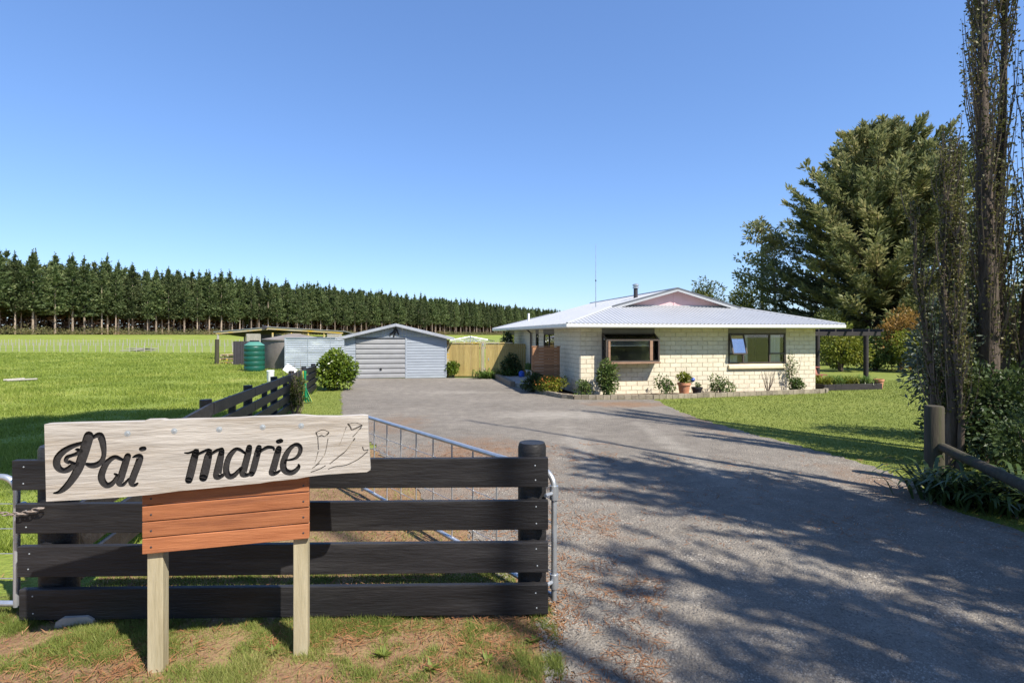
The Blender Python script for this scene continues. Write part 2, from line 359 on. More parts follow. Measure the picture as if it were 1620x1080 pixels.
drive_m = groundmat('gravel_drive', [(.33,(.095,.083,.068)),(.43,(.17,.15,.125)),(.53,(.235,.208,.173)),(.66,(.37,.33,.27))], (.28,3.5,60), 1.0, 48,
    blobs=[(-.6,8.6,1.9,3.2,.62),(.9,5.2,.9,1.6,.34),(3.3,15.7,1.9,1.1,.66),(4.3,12.2,.6,3,.45),(-2.6,12.2,1.4,2.5,.45),(4.9,7.2,.8,2.2,.5)], blobcol=(.25,.145,.08), bdist=.04, blobs2=[(2.9,9.5,.45,5.5,.5),(1.2,9.8,.4,5,.46),(1.2,13.6,2.6,1.3,.58),(-2,19,3.5,1.2,.45),(2.6,4,.5,3,.42)], blobcol2=(.37,.335,.28))
verge_m = groundmat('bare_verge', [(.36,(.12,.062,.036)),(.46,(.20,.115,.068)),(.54,(.255,.17,.09)),(.64,(.20,.21,.06))], (.7,3,30), .9, 40)
lawn_m = groundmat('mown_lawn', [(.36,(.105,.135,.024)),(.48,(.15,.18,.036)),(.58,(.20,.22,.05)),(.68,(.28,.27,.09))], (.3,2,18), .6, 40)
soil_m = groundmat('garden_soil', [(.38,(.10,.07,.045)),(.62,(.24,.18,.12))], (1,5,40), .8, 50)
floor_m = groundmat('forest_floor', [(.36,(.10,.05,.025)),(.5,(.22,.11,.05)),(.64,(.34,.19,.09))], (.05,.3,3), .8, 5)
sheet('verge', jag(VERGE, .2, .05, 2), .006, verge_m, 'dry grassy verge of bare earth under the black rail fence', 'verge')
sheet('lawn', jag(LAWN, .4, .05, 3, skip=(9,10,11,12)), .005, lawn_m, 'mown lawn in front of the cream brick house', 'lawn')
sheet('lawn_strip', jag(STRIP, .4, .04, 4), .010, lawn_m, 'narrow mown grass strip between black fence and driveway', 'lawn')
sheet('driveway', jag(DRIVE, .14, .075, 5, skip=(9,10,11)), .015, drive_m, 'grey gravel driveway running from the road up to the garage', 'driveway')
sheet('garden_bed', BED, .035, soil_m, 'brown soil garden bed along the brick house wall', 'garden bed')
ff = []
for t in np.arange(-60, 560, 12.0):
    ff.append([EA + ED * t + EN * s for s in (-6, 0, 30, 70)])
ff = np.array(ff); zz = terrain(ff[..., 0], ff[..., 1]) + .12
FV = np.concatenate([ff, zz[..., None]], -1).reshape(-1, 3); n1 = len(ff); ii = np.arange(n1 * 4).reshape(n1, 4)
FF = np.stack([ii[:-1, :-1], ii[1:, :-1], ii[1:, 1:], ii[:-1, 1:]], -1).reshape(-1, 4)
tag(obj('forest_floor', mesh_np('forest_floor', FV, FF, True), floor_m), 'rust brown needle covered ground beneath the pines', 'forest floor', kind='structure')

# ------------------------------------------------------------------ foliage tools
def unit(a): return a / np.maximum(np.linalg.norm(a, axis=-1, keepdims=True), 1e-9)
def leaf_arrays(C, D, Nn, L, Wd, fold=0.0):
    """rhombic leaves: base point C, direction D, normal Nn, length L, width Wd -> verts, quads"""
    n = len(C); D = unit(D); Sd = unit(np.cross(D, Nn)); L = np.broadcast_to(np.asarray(L, float), (n,))[:, None]; Wd = np.broadcast_to(np.asarray(Wd, float), (n,))[:, None]
    up = unit(np.cross(Sd, D))
    a = C; b = C + D * L * .45 + Sd * Wd * .5 + up * L * fold; c = C + D * L; d = C + D * L * .45 - Sd * Wd * .5 + up * L * fold
    V = np.stack([a, b, c, d], 1).reshape(-1, 3); return V, np.arange(4 * n).reshape(n, 4)
def join(parts):
    V = []; Fs = []; b = 0
    for v, f in parts: V.append(v); Fs.append(f + b); b += len(v)
    return np.concatenate(V), np.concatenate(Fs)
def rdir(n): return unit(rng.normal(size=(n, 3)))
def blob_leaves(n, center, radii, L, Wd, shell=.55, lumps=9, flat=0.3, zmin=None, lumpr=.5):
    """leaves spread through a lumpy crown volume"""
    c = np.array(center, float); R = np.array(radii, float)
    lc = rdir(lumps) * rng.uniform(.35, .78, (lumps, 1)); lr = rng.uniform(.75, 1.15, lumps) * lumpr
    k = rng.integers(0, lumps, n); d = rdir(n); r = rng.uniform(shell, 1, n) ** .7
    P = lc[k] + d * (lr[k] * r)[:, None]
    out = unit(P + d * .8); D = unit(out + rng.normal(size=(n, 3)) * .55 + np.array([0, 0, -.1])); Nn = unit(out * .6 + rng.normal(size=(n, 3)) * .6 + np.array([0, 0, flat]))
    P = c + P * R
    if zmin is not None: keep = P[:, 2] > zmin; P, D, Nn = P[keep], D[keep], Nn[keep]
    m = len(P); s = rng.uniform(.7, 1.25, m)
    return leaf_arrays(P, D, Nn, L * s, Wd * s, .08)
def bush(name, label, cat, loc, radii, n, L, Wd, m, group=None, lumps=10, stems=7, stemm='bark', z0=None, shell=.5, lumpr=.5):
    r = thing(name, label, cat, loc, 0, group); cz = radii[2] * 1.02 if z0 is None else z0
    V, Fq = blob_leaves(n, (0, 0, cz), radii, L, Wd, shell, lumps, zmin=.03, lumpr=lumpr)
    obj('foliage', mesh_np('foliage', V, Fq), m, r)
    mb = MB()
    for i in range(stems):
        a = random.uniform(0, 6.28); q = random.uniform(.2, .6)
        mb.tube([(cos(a)*.05*radii[0], sin(a)*.05*radii[1], -.02), (cos(a)*.3*q*radii[0], sin(a)*.3*q*radii[1], cz*.6), (cos(a)*q*radii[0], sin(a)*q*radii[1], cz*1.2)], [.03*radii[0]+.006, .02*radii[0]+.005, .006], 5)
    mb.build('stem', M[stemm], r); return r
def strap_clump(name, label, cat, loc, n, length, width, m, spread=.25, rise=.75, group=None):
    r = thing(name, label, cat, loc, 0, group); Vs = []; Fs = []; b = 0
    for i in range(n):
        a = rng.uniform(0, 2*pi); o = rng.uniform(0, spread); L = length * rng.uniform(.6, 1.15); ca, sa = cos(a), sin(a)
        p0 = np.array([rng.normal()*spread*.5, rng.normal()*spread*.5, 0]); up = rise * rng.uniform(.6, 1.2); side = np.array([-sa, ca, 0]); pts = []
        for t in (0, .3, .6, .85, 1):
            pts.append(p0 + np.array([ca, sa, 0]) * L * (t * .35 + t * t * .45) + np.array([0, 0, L * up * (t - .62 * t * t * t)]))
        for t, p in zip((.7, 1, 1, .7, .08), pts): Vs += [p - side * width * t / 2, p + side * width * t / 2]
        for k in range(4): Fs.append((b+2*k, b+2*k+1, b+2*k+3, b+2*k+2))
        b += 10
    obj('leaf_clump', mesh_np('leaf_clump', np.array(Vs), np.array(Fs)), m, r); return r

# ------------------------------------------------------------------ grass blades
def inpoly(P, poly):
    x, y = P[:, 0], P[:, 1]; ins = np.zeros(len(P), bool); q = poly; j = len(q) - 1
    for i in range(len(q)):
        xi, yi = q[i]; xj, yj = q[j]
        c = ((yi > y) != (yj > y)) & (x < (xj - xi) * (y - yi) / (yj - yi + 1e-12) + xi); ins ^= c; j = i
    return ins
def blades(P, h, w, lean=.5):
    n = len(P); a = rng.uniform(0, 2*pi, n); D = np.stack([np.cos(a)*lean*rng.uniform(.2,1.4,n), np.sin(a)*lean*rng.uniform(.2,1.4,n), np.ones(n)], -1)
    D = unit(D); b = rng.uniform(0, 2*pi, n); Sd = np.stack([np.cos(b), np.sin(b), np.zeros(n)], -1)
    h = (h * rng.uniform(.5, 1.3, n))[:, None]; w = (w * rng.uniform(.7, 1.3, n))[:, None]
    V = np.stack([P - Sd * w / 2, P + Sd * w / 2, P + D * h], 1).reshape(-1, 3); return V, np.arange(3 * n).reshape(n, 3)
def vnoise(P, s, seed=0):
    return (vnoise1(P, s, seed, .5) + vnoise1(P, s * .83, seed + 50, 1.35)) * .62 - .12
def vnoise1(P, s, seed, th):
    r = np.random.default_rng(seed); G = r.random((64, 64)); x = P[:, 0] * cos(th) - P[:, 1] * sin(th); y = P[:, 0] * sin(th) + P[:, 1] * cos(th); u = x / s % 63; v = y / s % 63; i = u.astype(int); j = v.astype(int); fu = u - i; fv = v - j
    fu = fu*fu*(3-2*fu); fv = fv*fv*(3-2*fv); i2 = (i+1) % 64; j2 = (j+1) % 64
    return (G[i,j]*(1-fu)+G[i2,j]*fu)*(1-fv)+(G[i,j2]*(1-fu)+G[i2,j2]*fu)*fv
def wedge(n, d0, d1, p0, p1, power=1.0):      # points seen between photo columns p0..p1, denser near
    d = d0 * (d1 / d0) ** (rng.random(n) ** power); t = (rng.uniform(p0, p1, n) - 810) / F
    return np.stack([t * d, d, np.zeros(n)], -1)
# paddock: tufted, lumpy
P = wedge(400000, 5.0, 62, -260, 560, .9)
FENCE_LINE = [(-3.33,3.95),(-4.0,7.3),(-6.96,19.4),(-7.9,24),(-9.2,31),(-13,31.5),(-16,38),(-26,60),(-90,62),(-90,0),(-30,3.9)]
P = P[inpoly(P, FENCE_LINE)]
t = vnoise(P, 1.1, 3) * .6 + vnoise(P, .35, 4) * .4; P = P[rng.random(len(P)) < np.clip(t * 1.9 - .35, .12, 1)]
t = vnoise(P, 1.1, 3) * .6 + vnoise(P, 3.1, 5) * .4; d = P[:, 1]
hh = (.05 + .17 * np.clip(t - .3, 0, 1)) * (1 + .012 * d); ww = .006 + .0011 * d
tag(obj('paddock_grass', mesh_np('paddock_grass', *blades(P, hh, ww, .7)), LM['blade']), 'tufted green pasture grass in the paddock left of the black fence', 'grass', kind='stuff')
P = np.concatenate([wedge(120000, 5.5, 24, 1000, 1640, .9), wedge(22000, 8, 22, 380, 570)])
P = P[(inpoly(P, LAWN) | inpoly(P, STRIP)) & (~inpoly(P, BED)) & (~inpoly(P, DRIVE))]
tag(obj('lawn_grass', mesh_np('lawn_grass', *blades(P, .024 + .0012 * P[:, 1], .004 + .0011 * P[:, 1], .9)), LM['lawnb']), 'short mown grass of the front lawn', 'grass', kind='stuff')
P = np.concatenate([wedge(260000, 2.9, 4.6, -60, 930, 1), wedge(70000, 4.2, 9.5, 180, 860, 1)])
P = P[inpoly(P, VERGE) & ~inpoly(P, [(.30,-8),(.30,3.9),(-.25,5),(-1.25,7),(-2.6,10),(5,10),(5,-8)])]
near = P[:, 1] < 4.15
t = vnoise(P, .33, 8) * .55 + vnoise(P, .11, 9) * .45; edge = np.exp(-((P[:, 1] - 3.72) / .12) ** 2) * .22
keep = rng.random(len(P)) < np.where(near, np.clip((t + edge - .36) * 2.4, .10, 1), np.clip((t - .25) * 1.7, .1, 1)); P = P[keep]; near = near[keep]; t = t[keep]
tag(obj('verge_grass', mesh_np('verge_grass', *blades(P, np.where(near, .028 + .15 * np.clip(t - .42, 0, .5), .045), np.where(near, .0042, .006), .9)), LM['dry']), 'straggly half dry grass on the verge around the sign posts', 'grass', kind='stuff')
# fallen pine needles and loose stones
def litter(P, L, Wd):
    n = len(P); a = rng.uniform(0, 2*pi, n); D = np.stack([np.cos(a), np.sin(a), rng.uniform(-.1, .25, n)], -1)
    P = P + np.array([0, 0, .022]); return leaf_arrays(P, D, np.tile([0, 0, 1.], (n, 1)) + rng.normal(size=(n, 3)) * .3, L * rng.uniform(.5, 1.3, n), Wd)
P = np.concatenate([wedge(14000, 2.9, 4.5, -20, 900), wedge(1800, 2.9, 4.5, 900, 1050), wedge(7000, 4.5, 10, 560, 980), wedge(2500, 5, 9, 1000, 1620)])
t = vnoise(P, .6, 12) * .6 + vnoise(P, .2, 13) * .4; P = P[rng.random(len(P)) < np.clip((t - .38) * 3, .05, 1)]
tag(obj('pine_needle_litter', mesh_np('pine_needle_litter', *litter(P, .07 + .004*P[:,1], .0035 + .0006*P[:,1])), LM['needles']), 'rust brown fallen pine needles strewn over verge and gravel', 'litter', kind='stuff')
P = wedge(95000, 2.8, 9, 740, 1660, 1.15); P = P[inpoly(P, [(x - .18 if x < 2 else x, y) for x, y in DRIVE])]
n = len(P); s = rng.uniform(.004, .015, n)[:, None, None]; o6 = np.array([(1,0,0),(-.6,.8,0),(-.5,-.9,0),(0,0,.7)], float)
o6 = o6[None] * rng.uniform(.6, 1.2, (n, 4, 1)); an = rng.uniform(0, 6.28, n); rot = np.stack([np.stack([np.cos(an), -np.sin(an), 0*an], -1), np.stack([np.sin(an), np.cos(an), 0*an], -1), np.stack([0*an, 0*an, 1+0*an], -1)], 1)
Vs = (P + [0, 0, .013])[:, None] + np.einsum('nij,nkj->nki', rot, o6) * s
b = np.arange(n)[:, None, None] * 4; Fs = (b + np.array([(0,1,3),(1,2,3),(2,0,3)])[None]).reshape(-1, 3)
stone_m = leafmat('loose_stone', (.13,.115,.095), (.25,.225,.19), (.42,.385,.33), 0, .9, 3)
tag(obj('loose_gravel', mesh_np('loose_gravel', Vs.reshape(-1, 3), Fs), stone_m), 'loose grey gravel stones on the driveway', 'gravel', kind='stuff')
# ================================================================== THE HOUSE (local frame: x along the front, y back, z up)
TH = radians(11.2); HW, HL = 8.87, 13.4; OV = .65; EZ = 2.36; PT = .2717; RUNG = 2.7; HALF = HW / 2 + OV
H = thing('brick_house', 'cream block bungalow with pale grey corrugated hip roof and pink gable', 'house', (2.25, 18.0, 0), TH)
def hpos(u, v, z=0): return Vector((2.25 + u * cos(TH) - v * sin(TH), 18 + u * sin(TH) + v * cos(TH), z))
# walls: mortar backing round the openings, blocks set proud of it
def wall_rects(L, Hh, holes):
    xs = sorted({0, L, *[h[0] for h in holes], *[h[1] for h in holes]}); zs = sorted({0, Hh, *[h[2] for h in holes], *[h[3] for h in holes]}); out = []
    for i in range(len(xs)-1):
        for j in range(len(zs)-1):
            cx, cz = (xs[i]+xs[i+1])/2, (zs[j]+zs[j+1])/2
            if not any(h[0] < cx < h[1] and h[2] < cz < h[3] for h in holes): out.append((xs[i], xs[i+1], zs[j], zs[j+1]))
    return out
FH = [(.75,2.62,1.05,2.07),(5.39,7.66,.99,2.07)]
SH = [(3.15,4.8,.10,2.07),(5.6,6.15,.96,2.07),(10.9,12.3,1.0,2.07)]
mb = MB()
for a, b, c, d in wall_rects(HW, 2.27, FH): mb.box(a, b, 0, .1, c, d)
wf = mb.build('wall', M['mortar'], H)
mb = MB()
for a, b, c, d in wall_rects(HL, 2.27, SH): mb.box(0.001, .1, a, b, c, d)
ws = mb.build('wall', M['mortar'], H)
mb = MB()
for a, b, c, d in wall_rects(HL, 2.27, [(1.0,3.4,.25,2.07)]): mb.box(HW-.1, HW-.001, max(a,.1), min(b,HL-.1), c, d)
mb.build('wall', M['brick'], H)
added_window = MB()  # unseen right-wall window, added so that sun brightens the rooms
for v in (1.03, 2.2, 3.37): added_window.beam((HW-.05, v, .25), (HW-.05, v, 2.07), .05, .06, (1,0,0))
added_window = added_window.beam((HW-.049, 1.0, 2.05), (HW-.049, 3.4, 2.05), .06, .05).build('window', M['trim'], H); MB().box(HW-.05, HW-.044, 1.06, 3.34, .28, 2.02).build('pane', M['glass'], added_window)
MB().box(.1, HW-.1, HL-.1, HL, 0, 2.27).build('wall', M['brick'], H)
BL, BH, GAP = .40, .15, .009
def courses(L, holes):
    for k in range(15):
        z0, z1 = k*BH + GAP/2, (k+1)*BH - GAP/2; segs = [(0, L)]
        for h in holes:
            if z1 > h[2] and z0 < h[3]:
                ns = []
                for a, b in segs:
                    if h[0] > a: ns.append((a, min(b, h[0])))
                    if h[1] < b: ns.append((max(a, h[1]), b))
                segs = [(a, b) for a, b in ns if b - a > .03]
        off = -BL/2 if k % 2 else 0
        for a, b in segs:
            x = off
            while x < b:
                p, q = max(a, x), min(b, x + BL)
                if q - p > .04: yield p + GAP/2, q - GAP/2, z0, z1
                x += BL
FB = [(.75,2.62,1.05,2.3),(5.39,7.66,.80,2.3)]
def brick_mesh(w):
    mb = MB(); c = .005; h = BH - GAP
    mb.add([(0,0,0),(w,0,0),(w,0,h),(0,0,h),(c,-.014,c),(w-c,-.014,c),(w-c,-.014,h-c),(c,-.014,h-c)], [(4,5,6,7),(0,1,5,4),(1,2,6,5),(2,3,7,6),(3,0,4,7),(3,2,1,0)])
    return mb.mesh('brick')
cache = {}
for p, q, z0, z1 in courses(HW, FB):
    w = round(q - p, 3)
    if w not in cache: cache[w] = brick_mesh(w)
    obj('brick', cache[w], M['brick'], wf, (p, -.001 + random.uniform(-.0015, .0015), z0))
mb = MB(); c = .005
for p, q, z0, z1 in courses(HL, [(3.15,4.8,0,2.3),(5.6,6.15,.9,2.3),(10.9,12.3,.9,2.3)]):
    mb.add([(0,q,z0),(0,p,z0),(0,p,z1),(0,q,z1),(-.014,q-c,z0+c),(-.014,p+c,z0+c),(-.014,p+c,z1-c),(-.014,q-c,z1-c)], [(4,5,6,7),(0,1,5,4),(1,2,6,5),(2,3,7,6),(3,0,4,7),(3,2,1,0)])
tag(mb.build('brick_courses', M['brick'], ws), kind='stuff')
MB().box(-.03, HW+.03, -.03, .0, 0, .04).build('footing', M['concl'], H)
# interior
MB().box(.1, HW-.1, .1, HL-.1, .02, .06).build('interior_floor', M['trimlite'], H); MB().box(.1, HW-.1, .1, HL-.1, 2.2, 2.24).build('ceiling', M['inner'], H)
MB().box(.1, HW-.1, 3.9, 4.0, .06, 2.2).build('interior_wall', M['inner'], H)
MB().box(.15, 3.85, 3.3, 3.88, .06, .95).build('kitchen_counter', M['greytim'], H); MB().box(4.6, 5.6, 3.86, 3.9, .06, 2.0).build('interior_door', M['dark'], H)
# lintel panels
MB().box(.75, 2.62, -.02, .05, 2.07, 2.25).build('lintel_panel', M['lintel'], H); MB().box(5.39, 7.66, -.02, .05, 2.07, 2.25).build('lintel_panel', M['lintel'], H)
for a, b in ((3.15,4.8),(5.6,6.15),(10.9,12.3)): MB().box(-.02, .05, a, b, 2.07, 2.25).build('lintel_panel', M['lintel'], H)
# box window with sloping glass top
bw = MB(); D = -.38; a, b = .77, 2.60
for u in (a, b): bw.beam((u, -.02, 1.12), (u, -.02, 2.06), .05, .05, (0,1,0)).beam((u, D, 1.13), (u, D, 1.84), .05, .05, (0,1,0)).beam((u, D, 1.84), (u, -.02, 2.05), .045, .045)
bw.beam((a, D, 1.84), (b, D, 1.84), .05, .05).beam((a, -.02, 2.045), (b, -.02, 2.045), .05, .05).beam((a, D, 1.145), (b, D, 1.145), .05, .04)
bay = bw.build('box_window', M['trim'], H)
MB().box(a-.05, b+.05, D-.05, .0, 1.06, 1.12).build('sill', M['trimlite'], bay, bevel=.006)
MB().beam((2.33, D+.001, 1.14), (2.33, D+.001, 1.84), .10, .05, (0,1,0)).build('mullion', M['trimlite'], bay); MB().beam((.86, D+.001, 1.14), (.86, D+.001, 1.84), .07, .045, (0,1,0)).build('mullion', M['trimlite'], bay)
MB().box(a+.12, 2.28, D, D+.006, 1.165, 1.815).build('pane', M['glass'], bay)
MB().box(b-.003, b+.003, D+.02, -.03, 1.15, 1.84).build('pane', M['glass'], bay); MB().box(a-.003, a+.003, D+.02, -.03, 1.15, 1.84).build('pane', M['glass'], bay)
MB().add([(a,D,1.845),(b,D,1.845),(b,-.02,2.04),(a,-.02,2.04),(a,D,1.851),(b,D,1.851),(b,-.02,2.046),(a,-.02,2.046)], [(0,1,2,3),(7,6,5,4),(0,4,5,1),(2,6,7,3),(1,5,6,2),(0,3,7,4)]).build('pane', M['glass'], bay)
MB().box(.78, 2.59, -.03, -.02, 1.66, 1.80).build('blind', M['gtrim'], bay); MB().box(.78, 2.59, -.03, -.02, 1.80, 2.02).build('blind', M['curtain'], bay); MB().box(.78, 2.59, -.035, -.02, 1.635, 1.66).build('blind_rail', M['white'], bay)
# front casement window
w2 = MB(); a, b, z0, z1 = 5.40, 7.65, 1.0, 2.06
for u in (a+.025, b-.025, 5.98, 7.02): w2.beam((u, .02, z0), (u, .02, z1), .05, .06, (0,1,0))
for z in (z0+.025, z1-.025): w2.beam((a, .021, z), (b, .021, z), .06, .05)
w2.beam((7.02, .021, 1.35), (b, .021, 1.35), .06, .04).beam((a, .021, 1.33), (5.98, .021, 1.33), .06, .04)
win = w2.build('window', M['trim'], H)
MB().box(6.0, 7.0, .015, .021, z0+.04, z1-.04).build('pane', M['glass'], win); MB().box(7.04, b-.04, .015, .021, 1.37, z1-.04).build('pane', M['glass'], win)
MB().box(7.04, b-.04, .015, .021, z0+.04, 1.33).build('pane', M['glass'], win); MB().box(a+.04, 5.96, .015, .021, z0+.04, 1.31).build('pane', M['glass'], win)
sash = MB(); sl = Vector((0, -.20, -.66)); p0, p1 = Vector((a+.04, -.03, 2.02)), Vector((5.96, -.03, 2.02))
sash.beam(p0, p1, .04, .05).beam(p0+sl, p1+sl, .04, .05).beam(p0, p0+sl, .05, .04, (0,1,0)).beam(p1, p1+sl, .05, .04, (0,1,0))
sh = sash.build('open_sash', M['trim'], win)
MB().add([p0, p1, p1+sl, p0+sl, p0+Vector((0,-.005,0)), p1+Vector((0,-.005,0)), p1+sl+Vector((0,-.005,0)), p0+sl+Vector((0,-.005,0))], [(0,1,2,3),(7,6,5,4),(0,4,5,1),(1,5,6,2),(2,6,7,3),(3,7,4,0)]).build('pane', M['glassd'], sh)
MB().prism([(-.09,.82),(-.10,.86),(-.09,.95),(-.02,.985),(.0,.985),(.0,.82)], lambda v, z: (5.37, v, z), lambda v, z: (7.62, v, z)).build('sill', M['sillcream'], win, bevel=.01)
def curtain(u0, u1, z0, z1, v, parent):
    n = 40; mb = MB(); vs = []
    for i in range(n+1):
        u = u0 + (u1-u0)*i/n; w = v + .014*sin(i*1.45) + .006*sin(i*.6)
        vs += [(u, w, z0), (u, w, z1)]
    mb.add(vs, [(2*i, 2*i+2, 2*i+3, 2*i+1) for i in range(n)]); return mb.build('curtain', M['curtain'], parent, True)
curtain(7.07, 7.50, 1.0, 2.04, .078, win); curtain(5.45, 5.80, 1.0, 2.04, .078, win); curtain(6.02, 6.2, 1.0, 2.04, .078, win)
# side door and windows
sdr = MB()
for v in (3.18, 4.0, 4.77): sdr.beam((.03, v, .1), (.03, v, 2.06), .05, .06, (1,0,0))
sdr.beam((.031, 3.15, 2.04), (.031, 4.8, 2.04), .06, .05).beam((.031, 3.15, .13), (.031, 4.8, .13), .06, .06)
dr = sdr.build('sliding_door', M['trim'], H); MB().box(.028, .034, 3.2, 4.75, .15, 2.02).build('pane', M['glass'], dr); MB().box(-.03, -.0, 3.93, 3.97, .95, 1.15).build('handle', M['white'], dr)
for v0, v1 in ((5.6,6.15),(10.9,12.3)):
    f = MB(); zb = 1.0
    for v in (v0+.02, v1-.02): f.beam((.02, v, zb), (.02, v, 2.06), .05, .06, (1,0,0))
    for z in (zb+.02, 2.04): f.beam((.021, v0, z), (.021, v1, z), .06, .05)
    f = f.build('window', M['trim'], H); MB().box(.018, .024, v0+.04, v1-.04, zb+.04, 2.02).build('pane', M['glass'], f); MB().box(-.08, .02, v0-.04, v1+.04, zb-.06, zb-.002).build('sill', M['trimlite'], f)
MB().tube([(-.09, 6.75, .05), (-.09, 6.75, 2.1), (-.35, 6.75, 2.3)], .04, 10).build('downpipe', M['trim'], H, True)
# eaves
MB().box(-OV+.1, HW+OV-.1, -OV+.1, -.016, 2.235, 2.25).build('soffit', M['gutter'], H); MB().box(-OV+.1, -.016, -.014, HL+OV-.1, 2.235, 2.25).build('soffit', M['gutter'], H)
MB().box(HW+.002, HW+OV-.1, -.014, HL+OV-.1, 2.235, 2.25).build('soffit', M['gutter'], H)
gp = [(0,.0),(.0,.12),(-.015,.12),(-.02,.10),(-.105,.10),(-.11,.125),(-.125,.125),(-.12,.03),(-.09,.0)]
g = MB(); e = OV - .1
g.prism(gp, lambda p, z: (-e+p, -e+p, 2.235+z), lambda p, z: (HW+e-p, -e+p, 2.235+z)); g.build('gutter', M['gutter'], H)
MB().prism(gp, lambda p, z: (-e+p, -e+p, 2.235+z), lambda p, z: (-e+p, HL+e-p, 2.235+z)).build('gutter', M['gutter'], H)
MB().prism(gp, lambda p, z: (HW+e-p, -e+p, 2.235+z), lambda p, z: (HW+e-p, HL+e-p, 2.235+z)).build('gutter', M['gutter'], H)
# corrugated slopes: every rib is modelled
def slope(L, runf, to3, m, name='roof_slope', period=.15, hgt=.022, bk=()):
    cols = []; x = 0
    while x < L:
        for dx, dh in ((0,0),(.055,0),(.075,1),(.125,1),(.145,0)):
            if x + dx < L: cols.append((x + dx, dh * hgt))
        x += period
    for k in bk: cols += [(k - .0005, 0), (k + .0005, 0)]
    cols.append((L, 0)); cols.sort(); mb = MB(); vs = []; fs = []
    for x, h in cols:
        r = runf(x); vs += [to3(x, 0, h), to3(x, max(r, .001), h)]
    fs = [(2*i, 2*i+2, 2*i+3, 2*i+1) for i in range(len(cols)-1)]
    mb.add(vs, fs); return mb.build(name, m, H)
FW = HW + 2*OV; SL = HL + 2*OV
slope(FW, lambda x: min(x, FW-x, RUNG), lambda x, r, h: (-OV+x, -OV+r, EZ+r*PT+h), M['roof'])
slope(FW, lambda x: min(x, FW-x, RUNG), lambda x, r, h: (-OV+x, HL+OV-r, EZ+r*PT+h), M['roof'])
def srun(t):
    t = min(t, SL - t); return t if t < RUNG - .25 else HALF
slope(SL, srun, lambda x, r, h: (-OV+r, -OV+x, EZ+r*PT+h), M['roof'], bk=(RUNG-.25, SL-RUNG+.25))
slope(SL, srun, lambda x, r, h: (HW+OV-r, -OV+x, EZ+r*PT+h), M['roof'], bk=(RUNG-.25, SL-RUNG+.25))
RZ = EZ + HALF*PT; GB = EZ + RUNG*PT; hw2 = HALF - RUNG; cu = HW/2; gv = -OV + RUNG
MB().tube([(cu, gv-.27, RZ+.012), (cu, HL+OV-RUNG+.27, RZ+.012)], .055, 8).build('ridge_cap', M['roof'], H, True)
for sx in (-1, 1):
    x0 = -OV if sx < 0 else HW+OV
    MB().tube([(x0, -OV, EZ+.01), (x0 - sx*RUNG, gv, GB+.02)], .045, 8).build('hip_cap', M['roof'], H, True)
    MB().tube([(x0, HL+OV, EZ+.01), (x0 - sx*RUNG, HL+OV-RUNG, GB+.02)], .045, 8).build('hip_cap', M['roof'], H, True)
    MB().beam((cu + sx*(hw2+.28), gv-.27, GB-.12), (cu, gv-.27, RZ-.035), .04, .10).build('barge_board', M['roof'], H)
    MB().beam((cu + sx*(hw2+.30), gv-.292, GB-.05), (cu, gv-.292, RZ+.03), .02, .05).build('barge_flashing', M['gtrim'], H)
g = MB().prism([(cu-hw2-.1, GB-.05), (cu+hw2+.1, GB-.05), (cu, RZ-.03)], lambda u, z: (u, gv-.02, z), lambda u, z: (u, gv+.03, z)).build('gable', M['pink'], H)
MB().box(cu-.03, cu+.03, gv-.035, gv-.02, GB-.02, RZ-.1).build('batten', M['pink'], g)
MB().box(cu-hw2-.05, cu+hw2+.05, gv-.06, gv-.02, GB-.0, GB+.035).build('flashing', M['roof'], g)
# flue, vent pipe, aerial
fl = MB().tube([(3.55, 3.6, 3.3), (3.55, 3.6, 3.90)], .085, 14).build('flue', M['charcoal'], H, True)
MB().lathe([(.05,0),(.125,.0),(.125,.05),(.09,.06),(.09,.10),(.13,.10),(.13,.16),(.06,.19)], 16, (3.55,3.6,3.90)).build('flue_cowl', M['galv'], fl, True)
MB().tube([(.6, 10.2, 2.6), (.6, 10.2, 3.12)], .05, 10).build('vent_pipe', M['white'], H, True)
ae = MB().tube([(2.35, 5.0, 3.1), (2.35, 5.0, 5.9)], [.022, .008], 8).build('aerial_mast', M['galv'], H, True)
MB().tube([(2.35, 5.0, 4.3), (2.35, 5.0, 4.36)], .028, 8).build('clamp', M['charcoal'], ae)
# entrance: terrace, step, privacy screen
t0, t1 = gd(783, 597), gd(813, 612); dx = (t1 - t0)
MB().add([(t0.x,t0.y,0),(t1.x,t1.y,0),hpos(-.02,2.3),hpos(-.02,8.0),(t0.x,t0.y,.15),(t1.x,t1.y,.15),hpos(-.02,2.3,.15),hpos(-.02,8.0,.15)], [(3,2,1,0),(4,5,6,7),(0,1,5,4),(1,2,6,5),(2,3,7,6),(3,0,4,7)])
tr = MB().add([(t0.x+.05,t0.y,.0),(t1.x+.05,t1.y,.0),hpos(-.03,2.6),hpos(-.03,7.6),(t0.x+.05,t0.y,.14),(t1.x+.05,t1.y,.14),hpos(-.03,2.6,.14),hpos(-.03,7.6,.14)], [(3,2,1,0),(4,5,6,7),(0,1,5,4),(1,2,6,5),(2,3,7,6),(3,0,4,7)]).build('terrace', M['concl'])
tag(tr, 'low concrete entrance terrace beside the house door', 'terrace', kind='structure')
o = MB().beam((t0.x-.05,t0.y+.1,.11),(t1.x-.05,t1.y-.1,.11),.2,.22).build('timber_sleeper', M['sleeper'], bevel=.012); tag(o, 'weathered timber sleeper edging the concrete terrace', 'sleeper')
sc = thing('privacy_screen', 'cedar slat privacy screen standing by the house door', 'screen', hpos(-.70, 1.75), TH)
for k in range(14): MB().box(-.5, .5, -.012, .012, .10+k*.105, .10+k*.105+.098).build('slat', M['cedar'], sc)
